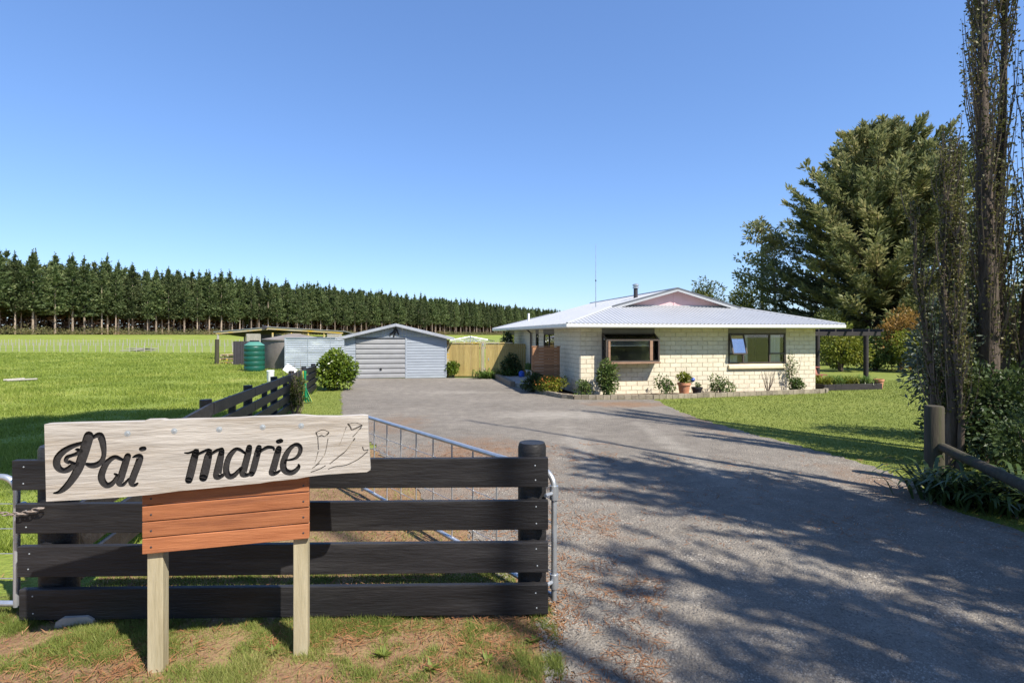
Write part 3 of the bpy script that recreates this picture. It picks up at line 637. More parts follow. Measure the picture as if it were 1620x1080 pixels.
for x in (-.47, .47): MB().box(x-.045, x+.045, .012, .10, 0, 1.58).build('post', M['cedar'], sc)
MB().box(-.53, .53, -.03, .11, 1.582, 1.61).build('capping', M['cedar'], sc)

# ================================================================== GARAGE
GO = gd(545, 599.5); GT = radians(8); GWd = 4.62
G = thing('garage', 'low blue-grey weatherboard garage with gable roof and grey panel door', 'garage', GO, GT)
d0, d1, GE, GP = .50, 2.74, 1.92, 2.48
for a, b in ((0, d0), (d1, GWd)):
    for k in range(15):
        z = .02 + k*.126
        MB().prism([(-.022,z),(-.006,z+.128),(.02,z+.128),(.02,z)], lambda v, zz: (a+.01, v, zz), lambda v, zz: (b-.01, v, zz)).build('weatherboard', M['blue'], G)
MB().box(0, d0, .02, .08, 0, GE).build('wall', M['gtrim'], G); MB().box(d1, GWd, .02, .08, 0, GE).build('wall', M['gtrim'], G); MB().box(0, .08, .08, 7, 0, GE).build('wall', M['blue'], G)
MB().box(GWd-.08, GWd, .08, 7, 0, GE).build('wall', M['blue'], G); MB().box(.08, GWd-.08, 6.9, 7, 0, GE).build('wall', M['blue'], G)
for u in (.03, GWd-.03, d1+.02): MB().box(u-.035, u+.035, -.035, .02, .0, GE-.03).build('corner_board', M['blue'], G)
gz = lambda u: GE + (GP-GE)*(1-abs(u-GWd/2)/(GWd/2)) - .06
n = 34
for k in range(n):
    a, b = GWd*k/n+.004, GWd*(k+1)/n-.004
    MB().prism([(a,GE-.02),(b,GE-.02),(b,gz(b)),(a,gz(a))], lambda u, z: (u, -.02, z), lambda u, z: (u, .02, z)).build('gable_board', M['blue'], G)
MB().box(d0-.02, d1+.02, -.03, .03, GE-.085, GE-.022).build('lintel', M['gtrim'], G)
dm = MB().box(d0, d1, .03, .05, 0, GE-.085); door = dm.build('garage_door', M['rdoor'], G)
for k in range(8):
    z = .015 + k*.2265; MB().prism([(.0,z),(-.018,z+.03),(-.018,z+.15),(.0,z+.2),(.03,z+.2),(.03,z)], lambda v, zz: (d0+.01, v+.0, zz), lambda v, zz: (d1-.01, v+.0, zz)).build('slat', M['rdoor'], door)
MB().box(1.58, 1.66, -.05, -.018, .40, .50).build('handle', M['blackpl'], door)
for sx in (-1, 1):
    pts = []; x0 = GWd/2 + sx*(GWd/2+.28); z0 = GE - .07
    mb = MB(); N_ = 52; vs = []
    for i in range(N_*2+1):
        v = -.28 + 7.5*i/(N_*2); h = .02*(i % 2); vs += [(x0, v, z0+.03+h), (GWd/2, v, GP+.0+.03+h)]
    mb.add(vs, [(2*i,2*i+2,2*i+3,2*i+1) for i in range(N_*2)]); mb.build('roof_slope', M['roof'], G)
    MB().beam((x0, -.27, z0-.03), (GWd/2, -.27, GP-.025), .035, .10).build('barge_board', M['barge'], G)
    MB().tube([(x0+sx*.04, -.25, z0-.01), (x0+sx*.04, 7.2, z0-.01)], .05, 8).build('gutter', M['barge'], G, True)
# dark horse-head ornament on the gable
hm = MB(); hx, hz = GWd/2-.06, 2.12
def flat(poly, y0, y1): hm.prism(poly, lambda u, z: (hx+u, y0, hz+z), lambda u, z: (hx+u, y1, hz+z))
flat([(-.02,.20),(.05,.23),(.10,.18),(.16,.02),(.20,-.10),(.15,-.12),(.09,.0),(.05,.08)], -.06, -.022)
flat([(-.02,.20),(-.10,.05),(-.22,-.04),(-.26,-.12),(-.20,-.14),(-.11,-.07),(-.02,.03),(.04,.10)], -.06, -.022)
flat([(-.0,.08),(-.06,-.08),(-.08,-.20),(-.02,-.20),(.03,-.06),(.06,.04)], -.055, -.024)
hm.build('gable_ornament', M['blackpl'], G)

# ================================================================== SHEDS AND TANKS
def corr_wall(name, L, Hh, horizontal, m, parent, loc=(0,0,0), rz=0, period=.076, amp=.011):
    mb = MB(); vs = []; T = Hh if horizontal else L; n = int(T/period)*4
    for i in range(n+1):
        t = T*i/n; o = -amp*sin(t/period*2*pi) - amp
        vs += [(0,o,t),(L,o,t)] if horizontal else [(t,o,0),(t,o,Hh)]
    mb.add(vs, [(2*i,2*i+1,2*i+3,2*i+2) for i in range(n)]); return mb.build(name, m, parent, True, loc, (0,0,rz))
LS = thing('lean_to_shed', 'low lean-to clad in horizontal corrugated iron beside the garage', 'shed', at(451, 31), radians(8))
w_ = 3.75
corr_wall('corrugated_wall', w_, 1.85, True, M['iron'], LS, period=.118, amp=.018)
MB().box(0, w_, 0, .06, 0, 1.84).build('wall_frame', M['greytim'], LS); MB().box(-.02, .05, -.045, .06, 0, 1.88).build('corner_flashing', M['iron'], LS); MB().box(.06, .12, .06, 3, 0, 1.80).build('wall', M['iron'], LS)
MB().prism([(-.06,1.88),(3.1,1.70),(3.1,1.66),(-.06,1.84)], lambda v, z: (-.03, v, z), lambda v, z: (w_+.02, v, z)).build('roof', M['iron'], LS)
for u in (1.25, 2.5): MB().box(u-.012, u+.012, -.043, -.038, .02, 1.84).build('sheet_joint', M['iron'], LS)
CT = thing('concrete_water_tank', 'round stained concrete water tank with shallow conical roof', 'water tank', at(466, 33.6))
MB().lathe([(1.78,0),(1.80,.05),(1.80,1.66),(1.86,1.68),(1.86,1.76)], 48).build('tank_wall', M['conc'], CT, True); MB().lathe([(1.86,1.76),(.4,2.05),(.38,2.09),(.02,2.1)], 40).build('tank_roof', M['conc'], CT, True)
MB().tube([(-1.5,-1.02,1.15),(-1.54,-1.07,1.15)], .05, 8).build('outlet', M['white'], CT); MB().tube([(-1.36,-1.2,1.17),(-1.40,-1.24,1.17)], .05, 8).build('outlet', M['white'], CT)
PT_ = thing('green_water_tank', 'dark green ribbed plastic water tank on the grass', 'water tank', gd(402.5, 587))
pr = [(.50,0)]
for k in range(5): z = .04+k*.27; pr += [(.515,z),(.535,z+.03),(.535,z+.22),(.515,z+.255)]
pr += [(.53,1.40),(.53,1.43)]
MB().lathe(pr, 40).build('tank_body', M['tank'], PT_, True); MB().lathe([(.532,1.43),(.50,1.47),(.28,1.62),(.26,1.63)], 40).build('tank_top', M['tanklid'], PT_, True); MB().lathe([(.25,1.63),(.25,1.69),(.23,1.71),(.02,1.715)], 24).build('lid', M['blackpl'], PT_, True)
PB = thing('pole_barn', 'open low pole barn with lichened timber fascia and dark interior', 'barn', at(341, 45), 0)
bw_ = 10.5; rx = 4.3; zl, zr_, zp = 2.18, 2.22, 2.62
for u in (.15, 2.55): MB().tube([(u,.1,0),(u,.1,2.1)], .09, 8).build('post', M['greytim'], PB, True)
for u in (rx+.35, 6.2, 7.6, 8.9, 10.3): MB().tube([(u,.12,0),(u,.12,2.2)], .075, 8).build('post', M['lichen'], PB, True)
for u in (.15, 3.0, 5.2, 7.6, 10.3): MB().tube([(u,4.6,0),(u,4.6,2.0)], .08, 6).build('post', M['greytim'], PB, True)
MB().beam((0,.02,zl-.02),(rx,.02,zp-.10),.05,.16).build('fascia', M['lichen'], PB); MB().beam((rx,.02,zp-.06),(bw_,.02,zr_-.02),.05,.18).build('fascia', M['lichen'], PB)
MB().prism([(-.15,zl+.06),(rx,zp+.02),(rx,zp+.05),(-.15,zl+.09)], lambda u, z: (u,-.06,z), lambda u, z: (u,4.9,z-.35)).build('roof_sheet', M['iron'], PB)
MB().prism([(rx-.1,zp+.06),(bw_+.2,zr_+.08),(bw_+.2,zr_+.11),(rx-.1,zp+.09)], lambda u, z: (u,-.06,z), lambda u, z: (u,4.9,z-.35)).build('roof_sheet', M['roof'], PB)
MB().prism([(-.05,zl+.02),(rx,zp-.03),(bw_+.1,zr_+.03),(bw_+.1,zr_),(rx,zp-.06),(-.05,zl-.01)], lambda u, z: (u,.06,z), lambda u, z: (u,4.7,z-.33)).build('underside_shade_sheet', M['dark'], PB)  # dark sheet added below the roof, its colour stands in for shade inside
corr_wall('side_sheet', 1.15, 1.5, False, M['greytim'], PB, (2.6,-.02,.62)); corr_wall('side_sheet', 1.2, 1.6, False, M['greytim'], PB, (9.2,-.02,.5))
corr_wall('back_wall', bw_-3.4, 1.9, False, M['charcoal'], PB, (3.4,4.75,0)); MB().box(3.4, 3.46, .2, 4.7, 0, 2.1).build('partition', M['charcoal'], PB)
MB().tube([(rx-.2,-.3,zp+.0),(rx-.2,.1,zp+.0)], .16, 10).build('ridge_roll', M['charcoal'], PB, True)
SP = thing('corrugated_screen', 'upright charcoal corrugated steel screen beside the green tank', 'screen', at(369, 36))
corr_wall('sheet', 1.15, 1.6, False, M['charcoal'], SP, (0,0,0), 0, .1, .016)
for u in (.08, 1.07): MB().box(u-.05, u+.05, .0, .09, 0, 1.58).build('post', M['greytim'], SP)
o = MB().tube([(0,0,-.05),(.02,0,1.72)], [.14,.13], 10).build('strainer_post', M['oldpost'], None, True, at(343, 36.8)); tag(o, 'dark weathered strainer post beside the yellow pallets', 'post')
for k in range(3):
    r = thing('wooden_pallet', ['yellow lichened pallet at the bottom of the stack by the barn','yellow lichened pallet in the middle of the stack by the barn','yellow lichened pallet on top of the stack by the barn'][k], 'pallet', at(346+k, 37.4, .0+k*.27), radians(4*k), 'pallets by the barn')
    for j in range(5): MB().box(0, 1.0, j*.22, j*.22+.13, .13, .155).build('slat', M['lichen'], r)
    for x in (.02, .46, .90): MB().box(x, x+.08, 0, 1.0, .0, .13).build('bearer', M['lichen'], r)
# white odds and ends behind the fence
o = MB().lathe([(.12,0),(.14,.04),(.15,.48),(.16,.50),(.14,.52)], 20).build('plastic_barrel', M['white'], None, True, at(428, 23)); tag(o, 'white plastic barrel behind the black side fence', 'barrel')
o = MB().box(0, .55, 0, .03, 0, .36).build('white_board', M['white'], None, False, at(447, 25), (radians(-18), radians(33), 0)); o.location.z = .42; tag(o, 'tilted white board leaning by the iron shed', 'board')
pile = MB()
for k in range(14): 
    a = random.uniform(0,6.28); pile.beam((random.uniform(0,1.8),random.uniform(0,.5),.05+.02*k),(random.uniform(0,1.8),random.uniform(0,.5),.06+.02*k),.1,.04)
o = pile.build('timber_offcuts', M['greytim'], None, False, at(468, 27)); tag(o, 'pale heap of timber offcuts in front of the iron lean-to', 'wood pile', kind='stuff')

# ================================================================== PALING FENCE AND GATES
pf0, pf1 = Vector((-3.05, 25.95, 0)), hpos(-.02, 8.0)
ang = atan2(pf1.y-pf0.y, pf1.x-pf0.x); LP = (pf1-pf0).length
PF = thing('paling_fence', 'yellowed paling fence with a gate between garage and house', 'fence', pf0, ang)
x = 0.0
while x < LP - .1:
    if abs(x - 1.62) > .12: 
        MB().box(x, x+.094, -.02, 0, .06, 1.60+random.uniform(-.012,.012)).build('paling', M['paling'], PF)
    x += .1
for z in (.35, 1.35): MB().box(0, LP, .0, .05, z, z+.09).build('rail', M['greytim'], PF)
MB().box(0, LP*.83, -.05, .08, 1.605, 1.66).build('capping_rail', M['lichen'], PF)
MB().box(1.60, 1.74, -.06, .06, 0, 1.70).build('gate_post', M['post'], PF, bevel=.01); MB().box(1.52, 1.585, -.04, -.021, .1, 1.6).build('gate_stile', M['paling'], PF)
MB().box(-.06, .06, -.06, .06, 0, 1.78).build('end_post', M['lichen'], PF); MB().box(1.93, 1.96, -.035, -.02, .80, .92).build('latch', M['galvnail'], PF); MB().box(1.66,1.71,-.075,-.06,1.52,1.62).build('latch', M['galvnail'], PF)
CL = thing('rotary_clothesline', 'grey rotary clothesline standing behind the paling fence', 'clothesline', at(744, 31))
MB().tube([(0,0,0),(0,0,1.95)], .035, 10).build('mast', M['galv'], CL, True)
for k in range(4):
    a = radians(20+90*k); MB().tube([(0,0,1.92),(1.45*cos(a),1.45*sin(a),1.66)], .018, 6).build('arm', M['galv'], CL); MB().tube([(0,0,1.45),(.7*cos(a),.7*sin(a),1.79)], .012, 6).build('strut', M['galv'], CL)
wl = MB()
for r_ in (.6, .9, 1.2, 1.42):
    for k in range(4):
        a, b = radians(20+90*k), radians(110+90*k); z = 1.92-.26*r_/1.45; wl.tube([(r_*cos(a),r_*sin(a),z),(r_*cos(b),r_*sin(b),z)], .004, 4)
wl.build('line', M['white'], CL)
# ================================================================== FRONT RAIL FENCE, SIGN, GATES
FL, FR = Vector((-3.40, 3.77, 0)), Vector((.254, 3.85, 0)); fa = atan2(FR.y-FL.y, FR.x-FL.x); fl_ = (FR-FL).length
FE = thing('rail_fence', 'black four-rail timber fence panel standing behind the carved sign', 'fence', FL, fa)
for k, (z0, z1, xs) in enumerate(((.935,1.14,-.035),(.637,.84,-.012),(.337,.549,.0),(.042,.253,.012))):
    o = MB().box(xs, fl_, -.02, .025, z0, z1).build('rail', M['black'], FE, bevel=.005)
    for x in (xs+.085, fl_-.085):
        for z in (z0+.05, z1-.05): MB().lathe([(.0055,0),(.005,.002),(.002,.003)], 8).build('nail', M['galvnail'], o, False, (x+random.uniform(-.012,.012), -.02, z+random.uniform(-.01,.01)), (radians(90),0,0))
MB().tube([(.16,.145,-.05),(.155,.145,.5),(.15,.145,1.19),(.15,.145,1.215)], [.118,.118,.116,.105], 20).build('post', M['black'], FE, True)
MB().tube([(fl_-.105,.135,-.05),(fl_-.105,.135,1.19),(fl_-.105,.135,1.22)], [.104,.102,.092], 20).build('post', M['black'], FE, True)
o = MB().prism([(0,0),(.26,0),(.25,.05),(.21,.075),(.05,.07),(.01,.045)], lambda x, z: (x,0,z), lambda x, z: (x,.12,z)).build('concrete_lump', M['concl'], None, False, (-3.12,3.72,.0), (0,0,.1)); tag(o, 'small grey concrete lump under the left end of the rail fence', 'concrete')

# ---- sign: its own plane, turned a little to the right
pl, pr_ = gd(245, 1062), gd(475, 1036); sa = atan2(pr_.y-pl.y, pr_.x-pl.x)
SG = thing('carved_sign', 'weathered timber slab sign carved Pai marie on two posts', 'sign', pl, sa)
e1 = Vector((cos(sa), sin(sa), 0)); nrm = Vector((sin(sa), -cos(sa), 0))
def onplane(px, py, off):                 # photo pixel -> (along, up) on the sign plane 'off' in front of the posts
    q = pl + nrm * off; dvec = Vector(((px-810)/F, 1, -(py-530)/F)); C0 = Vector((0,0,CAMZ))
    t = (q - C0).dot(nrm) / dvec.dot(nrm); w = C0 + dvec*t - pl
    return (w.dot(e1), w.z)
OFF = .105; TK = .055
def sp(px, py): return onplane(px, py, OFF)
top = [(70,671),(76,670.5),(120,669),(170,668),(228,666.5),(231,664),(255,663.3),(262,664.5),(300,663),(330,662.5),(370,661.5),(400,659.5),(440,658.5),(466,656.6),(480,657),(500,658.5),(535,658.7),(560,657.3),(573,656.6),(582,657.5)]
bot = [(583,690),(584.5,715),(586,743),(580,746.5),(560,747.5),(520,750),(488,753.5),(470,757),(430,761),(412,764),(370,768),(330,772),(285,776),(240,782),(200,785.5),(150,789),(110,791),(73,793)]
out = [sp(*p) for p in top+bot]
slab = MB().prism(out, lambda s, t: (s, -OFF, t), lambda s, t: (s, -OFF+TK, t))
me = slab.mesh('board'); me.materials.append(M['slab']); me.materials.append(M['carve'])
board = obj('board', me, None, SG)
def z3(*q): return [(60+x/5.4, 640+y/5.4, w/5.4) for x, y, w in q]
def z4(*q): return [(320+x/5.4, 640+y/5.4, w/5.4) for x, y, w in q]
GL = [
 [z3((434,262,60),(425,300,64),(395,400,64),(355,520,60),(325,585,54),(290,640,48),(250,690,44),(215,722,38),(180,745,26),(135,755,10)),
  z3((405,318,22),(350,335,28),(300,352,34),(240,382,40),(195,418,44),(165,462,46),(160,505,46),(175,540,44),(215,562,38),(255,553,42),(290,528,40),(320,508,30)),
  z3((262,500,14),(240,478,28),(250,448,28),(290,432,24),(325,420,26),(352,402,36),(340,384,26),(322,382,12)), z3((268,482,18),(300,500,26),(340,510,26)),
  z3((462,285,24),(495,265,30),(528,262,48),(548,300,44),(558,350,40),(564,400,32),(560,445,30),(540,486,36),(500,512,42),(455,518,40),(412,505,22))],
 [z3((738,478,18),(700,460,26),(662,446,30),(625,462,34),(585,500,40),(555,560,44),(542,615,46),(556,660,46),(590,688,42),(630,674,36),(660,640,28),(676,604,24),(655,590,14)),
  z3((768,436,42),(750,490,46),(730,555,48),(710,620,48),(697,668,46),(722,684,26),(750,662,20),(776,632,16))],
 [z3((812,448,12),(845,436,26),(872,444,42),(862,490,46),(842,545,46),(820,600,46),(802,655,46),(808,680,36),(832,684,24),(852,668,12)), z3((884,378,34),(906,374,34))],
 [z3((1254,410,10),(1285,412,16),(1330,398,18),(1366,386,16)), z3((1350,400,44),(1335,460,50),(1318,530,52),(1302,595,52),(1288,645,50)),
  z3((1362,425,20),(1410,402,22),(1455,384,22),(1478,392,18)), z3((1468,396,30),(1455,440,52),(1440,510,56),(1425,575,58),(1412,625,56)),
  z3((1476,425,20),(1525,392,24),(1572,378,26)), z3((1572,392,36),(1560,450,46),(1546,520,52),(1534,580,56),(1532,612,54),(1562,612,30),(1596,588,20))],
 [z4((362,412,18),(330,388,24),(292,378,28),(255,408,36),(225,455,40),(206,520,42),(206,575,44),(232,612,42),(272,602,36),(306,568,28),(332,536,18)),
  z4((402,362,40),(390,420,46),(372,490,46),(355,555,48),(348,592,48),(380,600,30),(412,588,20))],
 [z4((484,364,40),(470,420,46),(452,490,46),(436,550,46),(420,590,42)), z4((478,412,18),(520,382,24),(562,362,28),(606,368,22),(612,388,12))],
 [z4((654,372,42),(640,425,48),(622,490,48),(606,548,50),(596,582,48),(628,584,28),(664,562,16)), z4((648,314,34),(672,308,34))],
 [z4((712,474,12),(760,468,18),(805,450,24),(834,408,30),(838,366,32),(816,342,32),(782,346,28),(745,380,34),(712,435,42),(692,500,46),(696,548,48),(725,574,44),(766,578,40),(802,558,34),(824,528,26),(822,510,14))],
]
GROOVES = [z4(*[(x,y,w*1.5) for x,y in L]) for w, L in (
 (7,[(972,238),(986,272),(1020,262),(1046,272),(1080,240)]),(4,[(972,236),(1030,214),(1082,234)]),(5,[(986,280),(992,380)]),(4,[(1074,290),(1052,400),(1030,450),(960,530)]),(4,[(990,400),(962,495)]),
 (9,[(1246,166),(1264,190),(1276,216),(1320,198),(1362,178)]),(3,[(1250,164),(1310,154),(1360,172)]),(5,[(1358,192),(1320,240),(1286,272)]),(6,[(1302,288),(1240,382),(1180,432),(1092,502)]),(3,[(1230,190),(1200,270),(1170,350)]),
 (6,[(1370,362),(1380,390),(1415,385)]),(5,[(1412,400),(1340,460),(1270,498),(1210,520),(1130,530),(1078,550)]),(5,[(1052,520),(1000,550),(930,575)]),(4,[(942,540),(1000,500)]))]
def ribbon(mb, stroke, y0, y1):
    """one brush stroke as a closed prism between depths y0 and y1"""
    P = [Vector((*sp(x, y),)) for x, y, w in stroke]; ppm = F / 3.85; R = [max(w / ppm / 2, .0012) for *_, w in stroke]
    # resample smoothly
    Q = []; RR = []; n = len(P)
    for i in range(n-1):
        p0, p1, p2, p3 = P[max(i-1,0)], P[i], P[i+1], P[min(i+2,n-1)]
        for k in range(4):
            t = k/4; Q.append(.5*((2*p1)+(p2-p0)*t+(2*p0-5*p1+4*p2-p3)*t*t+(3*p1-p0-3*p2+p3)*t**3)); RR.append(R[i]+(R[i+1]-R[i])*t)
    Q.append(P[-1]); RR.append(R[-1]); Lf = []; Rt = []
    for i, q in enumerate(Q):
        d = (Q[min(i+1,len(Q)-1)] - Q[max(i-1,0)]).normalized(); nn = Vector((-d.y, d.x)); Lf.append(q+nn*RR[i]); Rt.append(q-nn*RR[i])
    d0 = (Q[0]-Q[1]).normalized(); d1 = (Q[-1]-Q[-2]).normalized(); poly = []
    b = len(mb.v); m = len(Q)
    for i in range(m):
        for s_, y in ((Lf[i],y0),(Rt[i],y0),(Rt[i],y1),(Lf[i],y1)): mb.v.append((s_.x, y, s_.y))
    for i in range(m-1):
        for k in range(4): mb.f.append((b+4*i+k, b+4*i+(k+1)%4, b+4*i+4+(k+1)%4, b+4*i+4+k))
    mb.f.append((b,b+3,b+2,b+1)); e = b+4*(m-1); mb.f.append((e,e+1,e+2,e+3))
    for q, r in ((Q[0], RR[0]), (Q[-1], RR[-1])):     # rounded ends
        c = [(q.x+cos(a)*r*.97, q.y+sin(a)*r*.97) for a in [2*pi*k/12 for k in range(12)]]
        mb.prism(c, lambda s_, t_: (s_, y0+.0004, t_), lambda s_, t_: (s_, y1-.0004, t_))
def cut(target, mbs, m):
    for mb in mbs:
        co = obj('cutter', mb.mesh('cutter'), m)
        co.parent = SG; bpy.context.view_layer.update()
        md = target.modifiers.new('cut', 'BOOLEAN'); md.operation = 'DIFFERENCE'; md.solver = 'EXACT'; md.use_self = True; md.object = co
        try: md.material_mode = 'TRANSFER'
        except Exception: pass
        dg = bpy.context.evaluated_depsgraph_get(); nm = bpy.data.meshes.new_from_object(target.evaluated_get(dg))
        target.modifiers.remove(md); target.data = nm; cm = co.data; bpy.data.objects.remove(co); bpy.data.meshes.remove(cm)
cs = []
for strokes in GL:
    mb = MB()
    for st in strokes: ribbon(mb, st, -OFF-.02, -OFF+.016)
    cs.append(mb)
cut(board, cs, M['carve'])
mb = MB()
for st in GROOVES: ribbon(mb, st, -OFF-.02, -OFF+.010)
cut(board, [mb], M['slab'])
board.name = 'board'; board.data.name = 'board'
for strokes in GL:
    mb = MB()
    for st in strokes: ribbon(mb, [(x, y, w*.97) for x, y, w in st], -OFF+.0135, -OFF+.03)
    mb.build('carved_letter', M['carve'], board)
for px, py in ((201.7,685.5),(275.7,681.5),(346.8,679),(415.7,675.3),(476.5,673.2)):
    s, t = sp(px, py); MB().lathe([(.017,0),(.0165,.001),(.008,.0018),(.007,.003),(.002,.0035)], 16).build('bolt_head', M['galvnail'], board, True, (s, -OFF, t), (radians(90),0,0))
# stained boards under the slab
def pk(px, py): return onplane(px, py, OFF-TK)
for k in range(4):
    yl = [775.5, 800.2, 826, 851.5, 877.5][k:k+2]; yr = [752.5, 777.6, 802.3, 827.2, 852][k:k+2]
    q = [pk(224.5, yl[0]+.7), pk(489, yr[0]+.7), pk(489, yr[1]-.7), pk(224.5, yl[1]-.7)]
    pb = MB().prism(q, lambda s, t: (s, -OFF+TK, t), lambda s, t: (s, -OFF+TK+.03, t)).build('stained_board', M['orange'], SG, bevel=.004)
    for px, f in ((239,.06),(480,.965)):
        py = (yl[0]+yl[1])/2*(1-f)+(yr[0]+yr[1])/2*f + 2; s, t = pk(px, py)
        MB().lathe([(.006,0),(.006,.002),(.002,.003)], 8).build('nail', M['charcoal'], pb, False, (s, -OFF+TK, t), (radians(90),0,0))
for px in (245.5, 475.5):
    s, _ = onplane(px, 950, .02); MB().box(s-.043, s+.041, -.02, .068, -.08, 1.02).build('post', M['post'], SG, bevel=.004)

# ---- galvanised farm gates
def make_gate(name, label, base, ang, L, mirror=False):
    g = thing(name, label, 'gate', base, ang); r = .021; z0, z1 = .085, 1.0; c = .11
    arc = lambda cx, cz, a0, a1: [(cx+c*cos(a), 0, cz+c*sin(a)) for a in [a0+(a1-a0)*k/6 for k in range(7)]]
    MB().tube([(0,0,z0)] + arc(c, z1-c, pi, pi/2) + arc(L-c, z1-c, pi/2, 0) + [(L,0,z0-.02)], r, 12).build('frame', M['galv'], g, True)
    MB().tube([(0,0,z0+.02),(L,0,z0+.02)], r*.95, 12).build('bottom_rail', M['galv'], g, True)
    n = max(3, round(L/.36))
    for k in range(1, n): MB().tube([(L*k/n,0,z0),(L*k/n,0,z1)], .0075, 6).build('stay', M['galv'], g, True)
    for k in range(1, 5): MB().tube([(0,0,z0+.02+(z1-z0)*k/5.2),(L,0,z0+.02+(z1-z0)*k/5.2)], .0032, 5).build('wire', M['galv'], g)
    return g
hinge = Vector((.305, 3.96, 0)); tip = Vector((-1.86, 6.80, 0)); dv = tip-hinge
gt = make_gate('farm_gate', 'galvanised pipe farm gate swung open behind the black fence', hinge, atan2(dv.y, dv.x), dv.length)
for z in (.22, .86):
    MB().tube([(0,0,z-.05),(0,0,z+.05)], .032, 10).build('hinge_collar', M['galv'], gt, True); MB().tube([(0,0,z),(-.02,.10,z)], .014, 8).build('hinge_pin', M['galv'], gt)
g2 = make_gate('farm_gate', 'closed galvanised pipe farm gate chained to the black fence', Vector((-3.50, 3.86, 0)), pi - .02, 3.6)
for z in (.78,): MB().tube([(.0,-.06,z),(.0,-.02,z)], .03, 10).build('latch_ring', M['galv'], g2)
ch = thing('chain', 'short rusty chain tying the closed gate to the fence post', 'chain', (-3.62, 3.755, 0))
x = 0.0; k = 0
rust = mat('rusty_steel', (.20,.15,.11), .7, .3, 20, metal=.4, col2=(.36,.31,.27))
while x < .42:
    a = [2*pi*i/14 for i in range(15)]; zz = .835 - .05*sin(pi*x/.42) - .02*x; yy = -.035 if x > .14 else -.03
    if k % 2: pts = [(x+.024*cos(t), yy, zz+.012*sin(t)) for t in a]
    else: pts = [(x+.024*cos(t), yy+.012*sin(t), zz) for t in a]
    MB().tube(pts, .0042, 6, False).build('link', rust, ch, True); x += .034; k += 1

# ---- black side fence running back to the round shrub
c0, c1, c2 = Vector((-3.30,4.05,0)), Vector((-4.0,7.3,0)), Vector((-6.96,19.4,0))
SF = thing('rail_fence', 'long black post and rail fence running back along the paddock', 'fence', c0)
def frail(a, b, za, zb): MB().beam(a-c0+Vector((0,0,za)), b-c0+Vector((0,0,zb)), .04, .16).build('rail', M['black'], SF)
for z in (1.02, .76, .50, .24):
    frail(c0, c1-Vector((.0,.02,0)), z*.82, z)
    n = 5
    for k in range(n): frail(c1+(c2-c1)*(k/n+.001), c1+(c2-c1)*((k+1)/n-.001), z*(1-.16*k/n), z*(1-.16*(k+1)/n))
sd_ = (c2-c1).normalized(); sn = Vector((sd_.y, -sd_.x, 0))
for k in range(6):
    p = c1+(c2-c1)*(k/5) - sn*.10 - c0; p.y += .03 if k == 0 else 0; MB().tube([p+Vector((0,0,-.05)), p+Vector((0,0,1.14-.03*k))], .075, 12).build('post', M['black'], SF, True)
    if k < 5: p = c1+(c2-c1)*((k+.5)/5) - sn*.06 - c0; MB().box(p.x-.05, p.x+.05, p.y-.02, p.y+.02, .1, 1.06-.03*k).build('batten', M['black'], SF)
p = (c0+c1)/2 - c0 + Vector((-.09,0,0)); MB().tube([p+Vector((0,0,-.05)), p+Vector((0,0,1.02))], .075, 12).build('post', M['black'], SF, True)
# hanging hose
hp = c1+(c2-c1)*.70 + sn*.06
HS = thing('garden_hose', 'green and yellow hose looped over the black side fence', 'hose', hp)
for k in range(6):
    j = random.uniform(-.05,.05); q = random.uniform(.72,.98); MB().tube([(j,-.05+.02*k,.96),(j*.5+.03,-.06+.03*k,.6),(j+.02,.02*k-.03,1-q),(j+.08+.02*k,.03*k+.05,.06),(j-.03,.03*k,.5),(j,.02*k,.97)], .013, 6).build('hose_loop', M['hose'] if k not in (2,4) else M['hosey'], HS, True)
# scraggly climber on a fence post
vp = c1+(c2-c1)*.53 + sn*.14
VC = thing('climbing_plant', 'half bare climber scrambling up a post of the black fence', 'plant', vp)
mb = MB()
for k in range(22):
    a = random.uniform(0,6.28); x, y = .12*cos(a), .12*sin(a); h = random.uniform(.7,1.5); pts = [(x*.6,y*.6,0)]
    for j in range(1,6): x += random.uniform(-.07,.07); y += random.uniform(-.07,.07); pts.append((x,y,h*j/5))
    mb.tube(pts, [.010,.009,.008,.006,.005,.003], 5)
mb.build('stem', M['twig'], VC); V, Fq = blob_leaves(900, (.05,0,.5), (.22,.25,.5), .075, .045, .3, 8); obj('foliage', mesh_np('foliage', V, Fq), LM['olive'], VC)

# ---- far paddock fences (posts, battens and wires)
def wire_fence(label, a, b, step, hgt, wd, n_wires=4):
    a = Vector(a); b = Vector(b); L = (b-a).length; r = thing('wire_fence', label, 'fence', (a.x, a.y, tz(a.x,a.y))); n = min(290, int(L/step)); z00 = tz(a.x,a.y)
    pm = MB().box(-wd/2, wd/2, -wd/2, wd/2, -.1, hgt).mesh('batten'); pm2 = MB().tube([(0,0,-.1),(0,0,hgt*1.1)], wd*.8, 6).mesh('post'); pts = []
    for k in range(n+1):
        p = a+(b-a)*(k/n) + Vector((random.uniform(-.1,.1),0,0)); q = Vector((p.x-a.x, p.y-a.y, tz(p.x,p.y)-z00)); pts.append(q)
        o = obj('post' if k % 6 == 0 else 'batten', pm2 if k % 6 == 0 else pm, M['greytim'], r, q, (0, random.uniform(-.04,.04), 0))
    for j in range(n_wires): MB().tube([p+Vector((0,0,hgt*(.2+.25*j))) for p in pts[::6]+[pts[-1]]], .006, 3, False).build('wire', M['galv'], r)
wire_fence('grey post and batten wire fence crossing the paddock', (-78,70,0), (-22,62,0), .95, 1.05, .06)
wire_fence('pale batten fence in front of the scrub below the pines', (-118,108,0), (2,96,0), .75, 1.15, .075)
